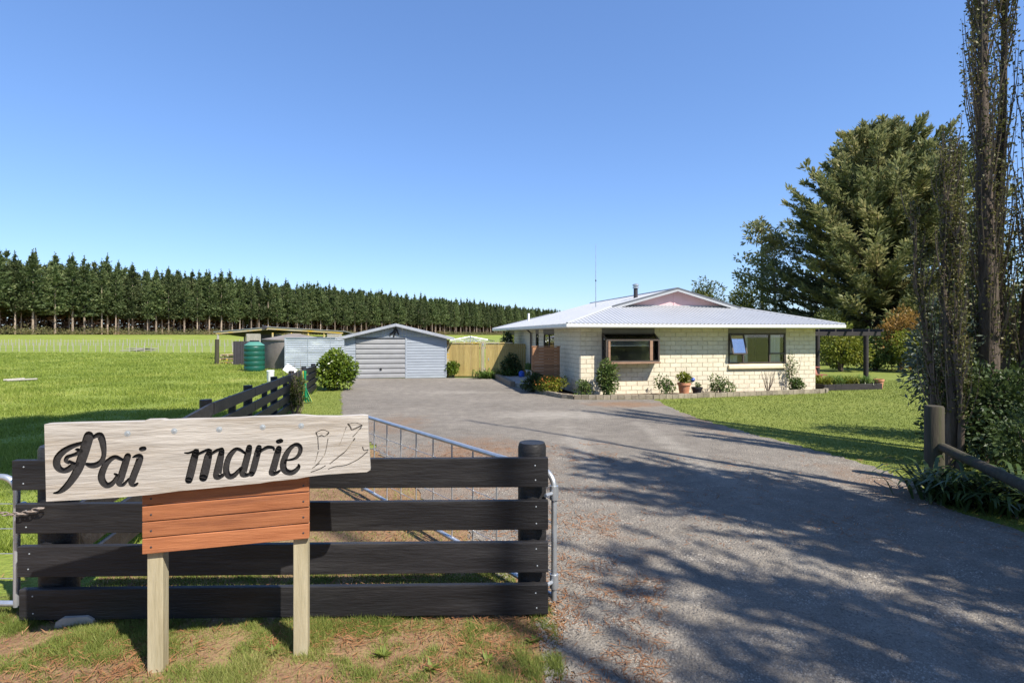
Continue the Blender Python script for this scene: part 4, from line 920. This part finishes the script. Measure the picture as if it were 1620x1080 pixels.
for i, (px, py, L) in enumerate(((30,603,1.6),(222,556,5.0))):
    b = gd(px, py); m_ = MB()
    for k in range(3 if i == 0 else 9): m_.tube([(random.uniform(-L/2,0),random.uniform(-.3,.3),.06+.05*k*(i)),(random.uniform(0,L/2),random.uniform(-.3,.3),.09+.04*k*i)], random.uniform(.03,.06), 6)
    tag(m_.build('fallen_branches', M['greytim'], None, True, b), ['small pale fallen branches lying in the near paddock','grey heap of fallen branches by the far wire fence'][i], 'branches')
# ================================================================== GARDEN AT THE HOUSE
path = [(.66,20.2),(.80,19.3),(.98,18.7),(1.3,17.85),(1.62,17.25),(2.0,16.95),(2.5,16.86),(3.2,16.88),(4.41,16.98),(6.0,17.42),(7.5,17.83),(9.2,18.38),(10.8,18.86),(11.15,19.3)]
ED_ = thing('garden_edging', 'row of small mossy paver blocks edging the garden bed', 'edging', (0,0,0))
cum = [0]
for a, b in zip(path, path[1:]): cum.append(cum[-1]+sqrt((b[0]-a[0])**2+(b[1]-a[1])**2))
s = 0.1; bmesh_ = None
pv = MB().box(-.105,.105,-.06,.06,0,.15); pvm = pv.mesh('edging_block'); pvm.materials.append(M['edging'])
while s < cum[-1]-.1:
    i = max(j for j in range(len(cum)-1) if cum[j] <= s); t = (s-cum[i])/(cum[i+1]-cum[i]); a, b = path[i], path[i+1]
    o = obj('edging_block', pvm, None, ED_, (a[0]+(b[0]-a[0])*t, a[1]+(b[1]-a[1])*t, random.uniform(-.012,.008)), (random.uniform(-.04,.04), random.uniform(-.04,.04), atan2(b[1]-a[1],b[0]-a[0])+random.uniform(-.05,.05))); s += .222
bush('garden_shrub', 'tall pale green leafy shrub against the wall below the box window', 'shrub', hpos(.72,-.62), (.30,.30,.62), 1500, .13, .045, LM['rose'], lumps=12, z0=.62)
bush('flower_bush', 'low leafy bush with orange flowers in front of the cedar screen', 'flowers', hpos(-.75,.75), (.62,.55,.30), 2600, .08, .03, LM['yellow'], lumps=16)
V, Fq = blob_leaves(160, (0,0,.42), (.55,.4,.2), .06, .05, .8, 9); r = thing('flower_heads', 'scattering of orange blooms on the low bush by the screen', 'flowers', hpos(-.85,.7)); obj('petals', mesh_np('petals', V, Fq), LM['flower'], r); r['kind'] = 'stuff'
bush('garden_shrub', 'dark bushy plant at the corner of the flower bed by the terrace', 'shrub', hpos(-1.25,1.5), (.38,.38,.36), 1500, .10, .035, LM['darkleaf'])
bush('garden_shrub', 'low grey-green plant beside the orange flowers', 'shrub', hpos(-.05,-.45), (.34,.3,.26), 1100, .08, .03, LM['rose'])
rb = [(2.72,-.62,.30,.62,'sparse half bare rose bush right of the box window'),(4.75,-.6,.48,.52,'leafy rose bush with pale blooms between box window and casement window'),(7.55,-.55,.30,.48,'small rose bush below the right end of the casement window')]
for u, v, rx_, hz, lb in rb:
    bush('rose_bush', lb, 'rose', hpos(u,v), (rx_,rx_,hz*.6), 520 if hz > .6 else 800, .075, .045, LM['rose'], group='rose bushes', lumps=9, stems=10, stemm='twig', z0=hz*.62)
def twiggy(name, label, loc, h, w, n):
    r = thing(name, label, 'plant', loc); mb = MB()
    for k in range(n):
        a = random.uniform(0,6.28); pts = [(0,0,0)]; x = y = 0
        for j in range(1,5): x += cos(a)*w/4+random.uniform(-.04,.04); y += sin(a)*w/4+random.uniform(-.03,.03); pts.append((x,y,h*j/4*random.uniform(.85,1.05)))
        mb.tube(pts, [.011,.009,.007,.005,.003], 5)
    mb.build('stem', M['twig'], r); return r
twiggy('bare_shrub', 'brown leafless twiggy shrub against the cream wall', hpos(6.55,-.55), .8, .25, 16)
cr = twiggy('climbing_rose', 'thin climbing rose trained up beside the casement window', hpos(7.75,-.22), 1.35, .22, 7)
V, Fq = blob_leaves(260, (.02,0,.85), (.22,.12,.55), .07, .045, .4, 9); obj('foliage', mesh_np('foliage', V, Fq), LM['rose'], cr)
def pot(label, loc, r, h, m):
    t = thing('plant_pot', label, 'pot', loc); MB().lathe([(r*.68,0),(r*.92,h*.8),(r*1.04,h*.8),(r*1.04,h),(r*.92,h),(r*.88,h*.9),(.01,h*.9)], 24).build('pot', m, t, True); return t
pot('large terracotta pot of leafy plants by the house wall', hpos(3.38,-.62,.035), .21, .40, M['terra'])
bush('potted_plant', 'yellow-green leafy plant growing in the large terracotta pot', 'plant', hpos(3.38,-.62,.38), (.22,.22,.18), 420, .12, .04, LM['yellow'], lumps=7, stems=4)
o = MB().lathe([(.01,0),(.05,.02),(.075,.075),(.05,.13),(.01,.15)], 16).build('garden_ball', M['bluepl'], None, True, hpos(3.62,-.75,.46)); tag(o, 'small blue ball ornament on the terracotta pot plant', 'ornament')
pot('low black plastic pot beside the terracotta pot', hpos(3.86,-.6,.035), .18, .24, M['blackpl'])
bush('potted_plant', 'withered little plant in the low black pot', 'plant', hpos(3.86,-.6,.22), (.10,.10,.10), 80, .08, .03, LM['rose'], lumps=4, stems=4, stemm='twig')
# plants at the fence and terrace
strap_clump('agapanthus', 'bright strap-leaved clump in front of the paling gate', 'plant', Vector((-1.15,25.2,0)), 130, .95, .045, LM['strap'], .4, .8)
strap_clump('agapanthus', 'shaded strap-leaved clump against the dark end of the paling fence', 'plant', Vector((-.1,25.3,0)), 120, .95, .045, LM['strap'], .45, .9)
bush('garden_shrub', 'small glossy shrub beside the garage corner at the paling fence', 'shrub', Vector((-2.75,25.55,0)), (.38,.28,.38), 900, .12, .06, LM['glossy'])
bush('garden_shrub', 'dark shrub in the house shade by the terrace', 'shrub', hpos(-.75,7.5,.0), (.6,.4,.55), 1600, .11, .05, LM['darkleaf'])
bush('tree_fern', 'dark leafy plant showing above the paling fence beside the house', 'plant', hpos(-.7,9.2), (.5,.5,1.15), 1300, .2, .06, LM['darkleaf'], z0=1.05)
ps = thing('plant_stand', 'small white metal plant stand on the terrace', 'stand', hpos(-1.0,3.2,.14))
for x in (-.1,.1):
    for y in (-.1,.1): MB().tube([(x,y,0),(x*.8,y*.8,.5)], .014, 6).build('leg', M['white'], ps)
MB().box(-.13,.13,-.13,.13,.5,.52).build('top', M['white'], ps)
bush('potted_plant', 'small green plant on the white stand', 'plant', hpos(-1.0,3.2,.65), (.14,.14,.14), 260, .1, .035, LM['strap'], lumps=6, stems=3)
o = MB().lathe([(.10,0),(.12,.02),(.13,.20),(.10,.24),(.05,.26),(.05,.28)], 18).build('watering_can_body', M['bluepl'], None, True, hpos(-.55,6.6,.14)); o.name = 'blue_pot'; tag(o, 'blue plastic pot by the downpipe', 'pot')
bush('glossy_shrub', 'rounded glossy yellow-green shrub at the end of the black fence', 'shrub', gd(531, 617.5), (.74,.66,.70), 7000, .12, .058, LM['glossy'], lumps=30, z0=.70, lumpr=.45)

# ================================================================== PERGOLA, PLANTER, TABLE
PG = thing('pergola', 'dark timber pergola at the right end of the house', 'pergola', hpos(HW+.2, 1.4), TH)
for u, v in ((.05,0),(3.3,0),(.05,2.6),(3.3,2.6)): MB().tube([(u,v,0),(u,v,1.97)], .095, 12).build('post', M['pergola'], PG, True)
for v in (0, 2.6): MB().box(-.1, 3.95, v-.05, v+.05, 1.97, 2.13).build('beam', M['pergola'], PG, bevel=.008)
for u in (.1, .85, 1.6, 2.35, 3.1, 3.75): MB().box(u-.03, u+.03, -.35, 3.0, 2.13, 2.25).build('rafter', M['pergola'], PG)
PLT = thing('raised_planter', 'low dark timber planter edged with terracotta beyond the house corner', 'planter', hpos(HW+.25, -.15), TH)
MB().box(0,2.45,0,.08,0,.22).build('board', M['pergola'], PLT, bevel=.008); MB().box(0,2.45,.75,.83,0,.22).build('board', M['pergola'], PLT); MB().box(0,.08,.08,.75,0,.22).build('board', M['pergola'], PLT); MB().box(2.37,2.45,.08,.75,0,.22).build('board', M['pergola'], PLT)
MB().box(.08,2.37,.08,.75,0,.18).build('soil', soil_m, PLT)
for k in range(4): strap_clump('grass_plant', 'arching yellow-green grass clump in the raised planter', 'plant', hpos(HW+.6+k*.55, .28, .18), 170, .55, .018, LM['strap'] if k % 2 else LM['yellow'], .3, 1.1, 'grass clumps in the planter')
pot('leaning terracotta pot at the far end of the raised planter', hpos(HW+2.85,.15), .17, .36, M['terra'])
r = thing('rose_arch_climber', 'climbing rose covering the pergola back post', 'plant', hpos(HW+1.3, 4.2)); V, Fq = blob_leaves(2600, (0,0,1.05), (.85,.5,.85), .09, .06, .3, 14); obj('foliage', mesh_np('foliage', V, Fq), LM['rose'], r); mb = MB()
for k in range(6): mb.tube([(random.uniform(-.3,.3),0,0),(random.uniform(-.5,.5),0,.9),(random.uniform(-.6,.6),0,1.7)], [.02,.014,.006], 5)
mb.build('stem', M['twig'], r)
PTB = thing('picnic_table', 'red-brown timber picnic table under the pergola', 'table', hpos(HW+1.0, 2.2), TH)
for k in range(5): MB().box(-.8,.8,-.36+k*.145,-.36+k*.145+.135,.70,.735).build('top_board', M['redwood'], PTB)
for y in (-.72,.6): MB().box(-.8,.8,y,y+.24,.42,.455).build('bench', M['redwood'], PTB)
for x in (-.55,.55): MB().beam((x,-.3,.70),(x,-.62,0),.06,.09,(1,0,0)).beam((x,.3,.70),(x,.62,0),.06,.09,(1,0,0)).beam((x,-.72,.38),(x,.84,.38),.05,.09).build('leg_frame', M['redwood'], PTB)

# ================================================================== HEDGES AND TREES BEHIND
hd = [(1330,30,1.5,1.3,'yellow','yellow-green shrub behind the pergola'),(1385,31,1.6,1.25,'rose','pale flowering shrub behind the pergola post'),(1425,31,1.7,1.75,'orange','tall shrub with orange young leaves below the big cypress'),
      (1452,29,1.25,1.15,'yellow','lime green shrub beside the orange-leaved shrub'),(1490,33,1.9,1.7,'darkleaf','dark green shrub on the far side of the lawn'),(1550,34,2.2,1.8,'olive','olive green shrub behind the poplar stems'),(1620,33,2.4,1.9,'darkleaf','big dark shrub at the far right of the lawn'),(1310,36,2.0,1.7,'olive','olive shrub behind the house corner')]
for px, d, rx_, rz_, m_, lb in hd: bush('hedge_shrub', lb, 'shrub', at(px, d), (rx_, rx_*.8, rz_), 4200, .17, .085, LM[m_], group='shrubs along the back of the lawn', lumps=22, lumpr=.42)

def tube_tree(mb, pts, r0, r1, n=7):
    m = len(pts); mb.tube(pts, [r0+(r1-r0)*(i/(m-1)) for i in range(m)], n)
def big_cypress(loc, Ht, R):
    t = thing('cypress_tree', 'huge spreading dark green cypress tree behind the house', 'tree', loc)
    tr = MB(); pts = [(0,0,-.2),(.1,0,Ht*.25),(.25,.1,Ht*.5),(.5,.1,Ht*.75),(.7,.1,Ht*.93)]; tube_tree(tr, pts, .75, .08, 9)
    tube_tree(tr, [(0,0,.5),(1.6,.3,Ht*.3),(2.9,.3,Ht*.6),(3.7,.3,Ht*.84)], .5, .06, 7); tube_tree(tr, [(0,0,.5),(-1.3,-.3,Ht*.3),(-2.2,-.3,Ht*.55),(-2.7,-.3,Ht*.78)], .5, .06, 7)
    axes = [(np.array(pts, float), 1.0, 270), (np.array([(0,0,.5),(1.6,.3,Ht*.3),(2.9,.3,Ht*.6),(3.7,.3,Ht*.84)]), .62, 130), (np.array([(0,0,.5),(-1.3,-.3,Ht*.3),(-2.2,-.3,Ht*.55),(-2.7,-.3,Ht*.78)]), .6, 120)]
    tr.build('trunk', M['bark'], t, True); lb = MB(); C = []; D = []; Nn = []; LL = []
    for ax, sc, nl in axes:
        top = ax[-1][2]
        for i in range(nl):
            h = (.06 + .92*rng.random()**.85); z = h*top; k = np.interp(z, ax[:,2], np.arange(len(ax))); o = np.array([np.interp(k, np.arange(len(ax)), ax[:,j]) for j in range(3)])
            env = np.interp(h, [0,.12,.35,.6,.8,.93,1], [.80,.98,1,.80,.52,.26,.12]) * R * sc
            a = rng.uniform(0,2*pi); L = env*rng.uniform(.72,1.08); el = np.interp(h, [0,.3,.6,.9,1], [-.05,.12,.45,.85,1.1]) + rng.normal()*.1
            hz = np.array([cos(a), sin(a), 0]); P = []
            for q in np.linspace(0,1,9): P.append(o + hz*L*q*cos(el*(.8+.2*q)) + np.array([0,0,L*q*sin(el)+.12*L*q*q - .05*L*q*(1-q)*4*(h<.4)]))
            P = np.array(P); lb.tube([tuple(p) for p in P[::2]], [.10*L/8+.02, .07*L/8+.015, .05*L/8+.012, .02, .008], 5)
            for q in np.linspace(.26,1,14):
                c = np.array([np.interp(q*8, np.arange(9), P[:,j]) for j in range(3)]); j8 = min(7,int(q*8)); td = unit(P[j8+1]-P[j8]); sd_ = unit(np.cross(td,[0,0,1]))
                for b in range(4):
                    sg = rng.choice([-1,1]); bl = (1.25-.55*q)*rng.uniform(.5,1.15)*max(.55,L/7); bd = unit(td*rng.uniform(.45,1.3)+sd_*sg*rng.uniform(.1,1)+np.array([0,0,rng.uniform(-.2,.42)]))
                    m = 8; tt = rng.uniform(.1,1,m)[:,None]; C.append(c+bd*bl*tt+rng.normal(size=(m,3))*.07); D.append(unit(bd+rng.normal(size=(m,3))*np.array([.45,.45,.2])+np.array([0,0,.1]))); Nn.append(unit(np.array([0,0,1.])+rng.normal(size=(m,3))*.35)); LL.append(rng.uniform(.26,.56,m))
    lb.build('limbs', M['bark'], t); C = np.concatenate(C); D = np.concatenate(D); Nn = np.concatenate(Nn); LL = np.concatenate(LL)
    V, Fq = leaf_arrays(C, D, Nn, LL, LL*.34, .05); obj('crown', mesh_np('crown', V, Fq), LM['cypress'], t); return t
big_cypress(at(1388, 45), 18.9, 9.4)

def loose_tree(name, label, loc, Ht, R, m, n, L, bare=.35, group=None, lumps=18, barkm='bark', limbs=9, tk=.02):
    t = thing(name, label, 'tree', loc, 0, group); tr = MB(); lean = random.uniform(-.4,.4); top = Vector((lean,0,Ht*.95))
    tube_tree(tr, [(0,0,-.1),(lean*.2,0,Ht*.3),(lean*.6,.1,Ht*.65),tuple(top)], tk*Ht, .02, 8); tr.build('trunk', M[barkm], t, True); lb = MB(); parts = []
    for k in range(limbs*2):
        z = Ht*random.uniform(bare,.92); a = random.uniform(0,6.28); r_ = R*(1.05-.6*(z/Ht-bare)/(1-bare))*random.uniform(.6,1.05); c = (lean*z/Ht+cos(a)*r_, sin(a)*r_, z+r_*.35)
        tube_tree(lb, [(lean*z/Ht,0,z),(lean*z/Ht+cos(a)*r_*.5,sin(a)*r_*.5,z+r_*.12),c], .006*Ht, .012, 5); s_ = random.uniform(.26,.46)*R
        parts.append(blob_leaves(n//(limbs*2), c, (s_,s_,s_*.7), L, L*.4, .3, 6))
    parts.append(blob_leaves(n//8, tuple(top), (R*.3,R*.3,R*.4), L, L*.4, .3, 6)); lb.build('limbs', M[barkm], t); V, Fq = join(parts); obj('crown', mesh_np('crown', V, Fq), m, t); return t
loose_tree('pine_tree', 'thin gaunt pine with pale bare trunk left of the big cypress', at(1206, 52), 13.0, 2.4, LM['cypress'], 1700, .40, .35, barkm='barkpale', limbs=22)
loose_tree('pine_tree', 'leaning half bare pine standing close against the cypress', at(1228, 50), 11.0, 2.0, LM['cypress'], 1300, .40, .4, barkm='barkpale', limbs=20)
bush('olive_tree', 'round olive green treetop showing above the roof ridge', 'tree', at(1117, 48), (2.1,1.9,2.7), 6000, .26, .11, LM['olive'], lumps=26, z0=4.1, lumpr=.4)
bush('olive_tree', 'yellowish bushy tree behind the roof beside the gaunt pine', 'tree', at(1180, 46), (2.2,1.8,2.5), 6000, .26, .11, LM['olive'], lumps=26, z0=3.5, lumpr=.4)
for px, d, rz_, lb in ((1560,60,3.0,'far dark tree mass seen between poplar stems'),(1650,58,3.2,'far dark tree right of the poplar stems'),(1480,62,2.6,'far olive tree behind the cypress')): loose_tree('garden_tree', lb, at(px,d), rz_*2, 4.2, LM['olive'], 5200, .4, .2, 'trees beyond the lawn')

# ================================================================== POPLARS ON THE RIGHT
def poplar(label, loc, stems, leaf_n, leafL, spread=.32, shoot_n=34, group=None, m='pop'):
    """stems: list of (dx, dy, height, base radius, leanx, leany)"""
    t = thing('poplar_tree', label, 'tree', loc, 0, group); tr = MB(); sh = MB(); C = []; D = []
    for dx, dy, h, r0, lx, ly in stems:
        P = [np.array([dx+lx*q*q+.05*sin(q*9+dx*7), dy+ly*q*q+.04*cos(q*8+dx*5), h*q-.15*(q==0)]) for q in np.linspace(0,1,10)]
        tr.tube([tuple(p) for p in P], [r0*(1.25 if i == 0 else 1)*(1-.88*i/9) for i in range(10)], 10); Pa = np.array(P)
        for k in range(int(shoot_n*h/6)):
            q = rng.uniform(.10,.97); o = np.array([np.interp(q*9, np.arange(10), Pa[:,j]) for j in range(3)]); a = rng.uniform(0,2*pi); L = rng.uniform(.7,2.0)*(1.15-.6*q)*min(1.4,h/7)
            ou = spread*rng.uniform(.5,1.2); pts = [o + np.array([cos(a),sin(a),0])*L*ou*(1-(1-s)**2) + np.array([0,0,L*s*.97]) for s in (0,.3,.65,1)]
            sh.tube([tuple(p) for p in pts], [.016,.011,.008,.003], 4, False); pts = np.array(pts); m_ = leaf_n
            s = rng.uniform(.15,1,m_); c = np.stack([np.interp(s,(0,.3,.65,1),pts[:,j]) for j in range(3)],-1); C.append(c+rng.normal(size=(m_,3))*.035); D.append(rdir(m_)*.8+np.array([0,0,.45]))
    tr.build('trunk', M['bark'], t, True); sh.build('shoots', M['twig'], t); C = np.concatenate(C); D = unit(np.concatenate(D)); LL = leafL*rng.uniform(.6,1.25,len(C))
    V, Fq = leaf_arrays(C, D, rdir(len(C)), LL, LL*.6, .06); obj('foliage', mesh_np('foliage', V, Fq), LM[m], t); return t
poplar('tall multi-stemmed poplar with dark furrowed trunks at the driveway edge', at(1560, 8.6), [(0,0,9.2,.17,.12,.2),(.30,.15,8.6,.13,.45,.3),(.55,-.1,9.0,.13,.65,0),(-.16,.3,5.4,.06,-.05,.3),(.45,.5,8.4,.10,.35,.6)], 32, .055, .17, 84)
poplar('shorter slim poplar with upright shoots beside the old gate post', at(1502, 8.1), [(0,0,4.5,.095,-.12,0),(.14,.12,4.9,.075,.08,.1),(-.12,.15,3.9,.06,-.32,.1),(.05,-.1,3.6,.05,-.05,0)], 30, .048, .20, 110)
shade = [(7.2,3.0,10.0,'second poplar of the roadside row'),(7.9,2.0,10.4,'poplar close behind the second of the roadside row'),(7.6,1.0,10.6,'third poplar of the roadside row'),(7.0,-1.0,10.2,'fourth poplar of the roadside row'),(7.6,-3.0,10.8,'fifth poplar of the roadside row'),(6.6,-4.6,10.5,'last poplar of the roadside row')]
poplar('thin lone poplar beside the drive casting one narrow shadow', Vector((6.9,5.1,0)), [(0,0,12.6,.10,0,0)], 20, .06, .10, 14)
for x, y, h, lb in shade:
    poplar(lb, Vector((x,y,0)), [(0,0,h,.2,0,0),(.3,.2,h*.86,.13,.2,.2),(-.25,.25,h*.8,.12,-.2,.2),(.1,-.3,h*.75,.12,.1,-.3)], 78, .10, .52, 42, 'poplars along the roadside')
loose_tree('roadside_pine', 'large roadside pine shading the left paddock', Vector((10.3,-6.3,0)), 35, 2.5, LM['pine'], 9000, .8, .78, limbs=12, tk=.0045)
# undergrowth
bush('grey_leaf_shrub', 'grey-green leaved shrub between the slim poplar and the lawn', 'shrub', at(1482, 8.9), (.62,.5,1.05), 3200, .10, .035, LM['greyleaf'], lumps=20, z0=1.55)
bush('dark_shrub', 'dark tangled shrub at the foot of the tall poplar', 'shrub', at(1565, 8.2), (1.0,.6,.95), 5200, .09, .04, LM['darkleaf'], lumps=20, z0=.75)
bush('dark_shrub', 'dark leafy shrub behind the poplar trunks', 'shrub', at(1585, 10.0), (1.3,.7,1.7), 6500, .10, .05, LM['darkleaf'], lumps=20, z0=1.5)
bush('dark_shrub', 'low shaded shrub beside the sloping fence rail', 'shrub', at(1640, 7.2), (.7,.6,.6), 2200, .08, .035, LM['darkleaf'], lumps=16, z0=.6)
for px, py, lb, n in ((1475,792,'shaded strap-leaved clump at the foot of the old gate post',70),(1525,800,'wide strap-leaved clump below the sloping rail',90),(1585,812,'strap-leaved clump at the bed edge under the poplars',90),(1640,815,'strap-leaved clump furthest along the roadside bed',80)):
    strap_clump('agapanthus', lb, 'plant', gd(px, py), n, .78, .038, LM['darkstrap'], .24, 1.0)
OP = gd(1478, 765)
GPF = thing('roadside_fence', 'old mossy round gate post with a sloping half-round rail', 'fence', OP)
MB().tube([(0,0,-.05),(0,0,1.03),(0,0,1.05)], [.115,.112,.10], 16).build('post', M['oldpost'], GPF, True)
MB().tube([(.02,-.10,.52),(-.5,-1.9,.46),(-1.05,-3.9,.40)], .06, 10).build('rail', M['oldpost'], GPF, True); MB().tube([(-1.05,-3.9,-.05),(-1.05,-3.9,.9)], .10, 12).build('post', M['oldpost'], GPF, True)
# weeds on the verge
for i, (px, py) in enumerate(((607,1040),(681,1062),(432,1035),(95,1030),(842,1018),(770,1050))):
    b = gd(px, py); n = 26; a = rng.uniform(0,2*pi,n); el = rng.uniform(.15,.75,n); D = np.stack([np.cos(a)*np.cos(el),np.sin(a)*np.cos(el),np.sin(el)],-1); C = np.zeros((n,3))+[0,0,.01]
    V, Fq = leaf_arrays(C, D, np.tile([0,0,1.],(n,1)), rng.uniform(.035,.085,n), .018, .05); o = obj('weed', mesh_np('weed', V, Fq), LM['lawnb'], None, b); tag(o, 'flat green weed rosette growing on the bare verge', 'weed', 'weeds on the verge')

# ================================================================== PINE FOREST
def pine_variant(seed, full=True):
    g = np.random.default_rng(seed); Ht = 27.5; C = []; D = []; LL = []; lv = 25 if full else 15
    bare = g.uniform(.24,.33)
    for i in range(lv):
        f = i/(lv-1); z = Ht*(bare+(1-bare)*f**.92); R = np.interp(f,[0,.15,.45,.8,1],[2.8,4.0,3.1,1.2,.10])*g.uniform(.8,1.15); nb = int(np.interp(f,[0,1],[8,4])) if full else 5
        for b in range(nb):
            a = g.uniform(0,2*pi); up = np.interp(f,[0,.5,1],[.05,.35,1.3])+g.normal()*.12; r = R*g.uniform(.7,1.1); k = (19 if f < .85 else 9) if full else 6
            s = g.uniform(.02,1,k)[:,None]; bd = np.array([cos(a),sin(a),up]); c = np.array([0,0,z])+bd*r*s+g.normal(size=(k,3))*.28*(1-.6*f); C.append(c); D.append(unit(bd)*.7+g.normal(size=(k,3))*.5+np.array([0,0,.3])); LL.append(g.uniform(.55,1.2,k)*(1.1-.4*f)*(1 if full else 2.2))
    k = 16; C.append(np.stack([np.zeros(k),np.zeros(k),np.linspace(Ht*.94,Ht*1.06,k)],-1)); D.append(g.normal(size=(k,3))*.38+[0,0,1]); LL.append(np.linspace(1.0,.6,k))
    C = np.concatenate(C); D = np.concatenate(D); LL = np.concatenate(LL); return leaf_arrays(C, D, unit(g.normal(size=(len(C),3))+[0,0,.7]), LL, LL*.46, .08)
VAR = []
for s in range(7):
    V, Fq = pine_variant(100+s); cm = mesh_np('crown', V, Fq); cm.materials.append(LM['pine'])
    mb = MB(); mb.tube([(0,0,-.3),(random.uniform(-.1,.1),0,9),(0,0,25)], [.30,.20,.02], 7)
    for k in range(12): a = random.uniform(0,6.28); z = random.uniform(2.5,9); mb.tube([(0,0,z),(cos(a)*random.uniform(.5,1.6),sin(a)*random.uniform(.5,1.6),z+random.uniform(-.3,.3))], [.035,.012], 3, False)
    tm = mb.mesh('trunk', True); tm.materials.append(M['barkpale']); VAR.append((cm, tm))
def forest_pine(p, sc):
    t = thing('pine_tree', 'tall straight plantation pine along the edge of the forest', 'tree', (p[0], p[1], tz(*p)+.05), random.uniform(0,6.28), 'pines along the forest edge'); t.scale = (sc*random.uniform(.9,1.4),)*2+(sc,)
    cm, tm = random.choice(VAR); obj('crown', cm, None, t); obj('trunk', tm, None, t)
spots = []; rest = []
for row in range(9):
    t = -52.0 - random.uniform(0,4)
    while t < 520:
        p = EA + ED*(t+random.uniform(-1,1)) + EN*(row*4.6+random.uniform(-1.1,1.1)); (spots if row < 3 else rest).append(p); t += (5.2 if row < 3 else 5.0)*(1+.25*max(0,t)/520)
spots = sorted(spots, key=lambda p: p[1])[:298]
for p in spots: forest_pine(p, random.choice([random.uniform(.9,1.02), random.uniform(.74,1.08)]))
for k in range(9):
    p = np.array([-14+7.5*k+random.uniform(-1.5,1.5), -27+random.uniform(-2,2)]); t = thing('pine_tree', 'tall shelterbelt pine across the road facing the house', 'tree', (p[0],p[1],0), random.uniform(0,6.28), 'shelterbelt across the road'); t.scale = (.9,)*3; cm, tm = random.choice(VAR); obj('crown', cm, None, t); obj('trunk', tm, None, t)
Vb, Fb = pine_variant(300, False); tb = MB().tube([(0,0,-.3),(0,0,20)], [.28,.08], 4, False); tv = np.array(tb.v); tf = np.array(tb.f)
def scatter(V0, F0, P):
    n = len(P); a = rng.uniform(0,6.28,n); sc = rng.uniform(.85,1.03,n); c, s = np.cos(a)*sc, np.sin(a)*sc; X = V0[None,:,0]*c[:,None]-V0[None,:,1]*s[:,None]; Y = V0[None,:,0]*s[:,None]+V0[None,:,1]*c[:,None]; Z = V0[None,:,2]*sc[:,None]
    V = np.stack([X+P[:,0:1],Y+P[:,1:2],Z+terrain(P[:,0],P[:,1])[:,None]],-1).reshape(-1,3); return V, (F0[None]+np.arange(n)[:,None,None]*len(V0)).reshape(-1,F0.shape[1])
R_ = np.array(rest); FD = thing('pine_forest', 'dense dark rows of pines deeper inside the forest', 'forest', (0,0,0)); FD['kind'] = 'stuff'
o = obj('crowns', mesh_np('crowns', *scatter(Vb, Fb, R_)), LM['pine'], FD); o['kind'] = 'stuff'; o = obj('trunks', mesh_np('trunks', *scatter(tv, tf, R_)), M['barkpale'], FD); o['kind'] = 'stuff'
# dead lower branches and understorey among the trunks
n = 100000; t = rng.uniform(-60,520,n); s = rng.uniform(9,48,n); P = EA[None]+ED[None]*t[:,None]+EN[None]*s[:,None]; P3 = np.concatenate([P,(terrain(P[:,0],P[:,1])+9.5*rng.random(n)**1.3)[:,None]],-1); L = rng.uniform(.8,1.9,n)
V, Fq = leaf_arrays(P3, rdir(n)*np.array([1,1,.5]), rdir(n), L, L*.5, .08)
under = leafmat('dead_branches', (.15,.085,.05), (.28,.16,.085), (.42,.25,.13), .1, .9, .1)
tag(obj('forest_understorey', mesh_np('forest_understorey', V, Fq), under), 'brown dead branches and undergrowth between the pine trunks', 'undergrowth', kind='stuff')
# scrub band
n = 60000; t = rng.uniform(-60,520,n); s = rng.uniform(-16,2,n); P = EA[None]+ED[None]*t[:,None]+EN[None]*s[:,None]; P3 = np.concatenate([P,np.zeros((n,1))],-1); hgt = np.clip(vnoise(P3,5,21)*.7+vnoise(P3,1.8,22)*.5-.25,0,1)*4.6
k = hgt > .12; P3 = P3[k]; hgt = hgt[k]; P3[:,2] = terrain(P3[:,0],P3[:,1])+hgt*rng.uniform(.1,1,len(P3)); m = len(P3); L = rng.uniform(.3,.65,m)
V, Fq = leaf_arrays(P3, rdir(m)*.8+np.array([0,0,.6]), rdir(m), L, L*.5, .08); tag(obj('scrub', mesh_np('scrub', V, Fq), LM['scrub']), 'band of olive brown scrub along the foot of the pines', 'scrub', kind='stuff')
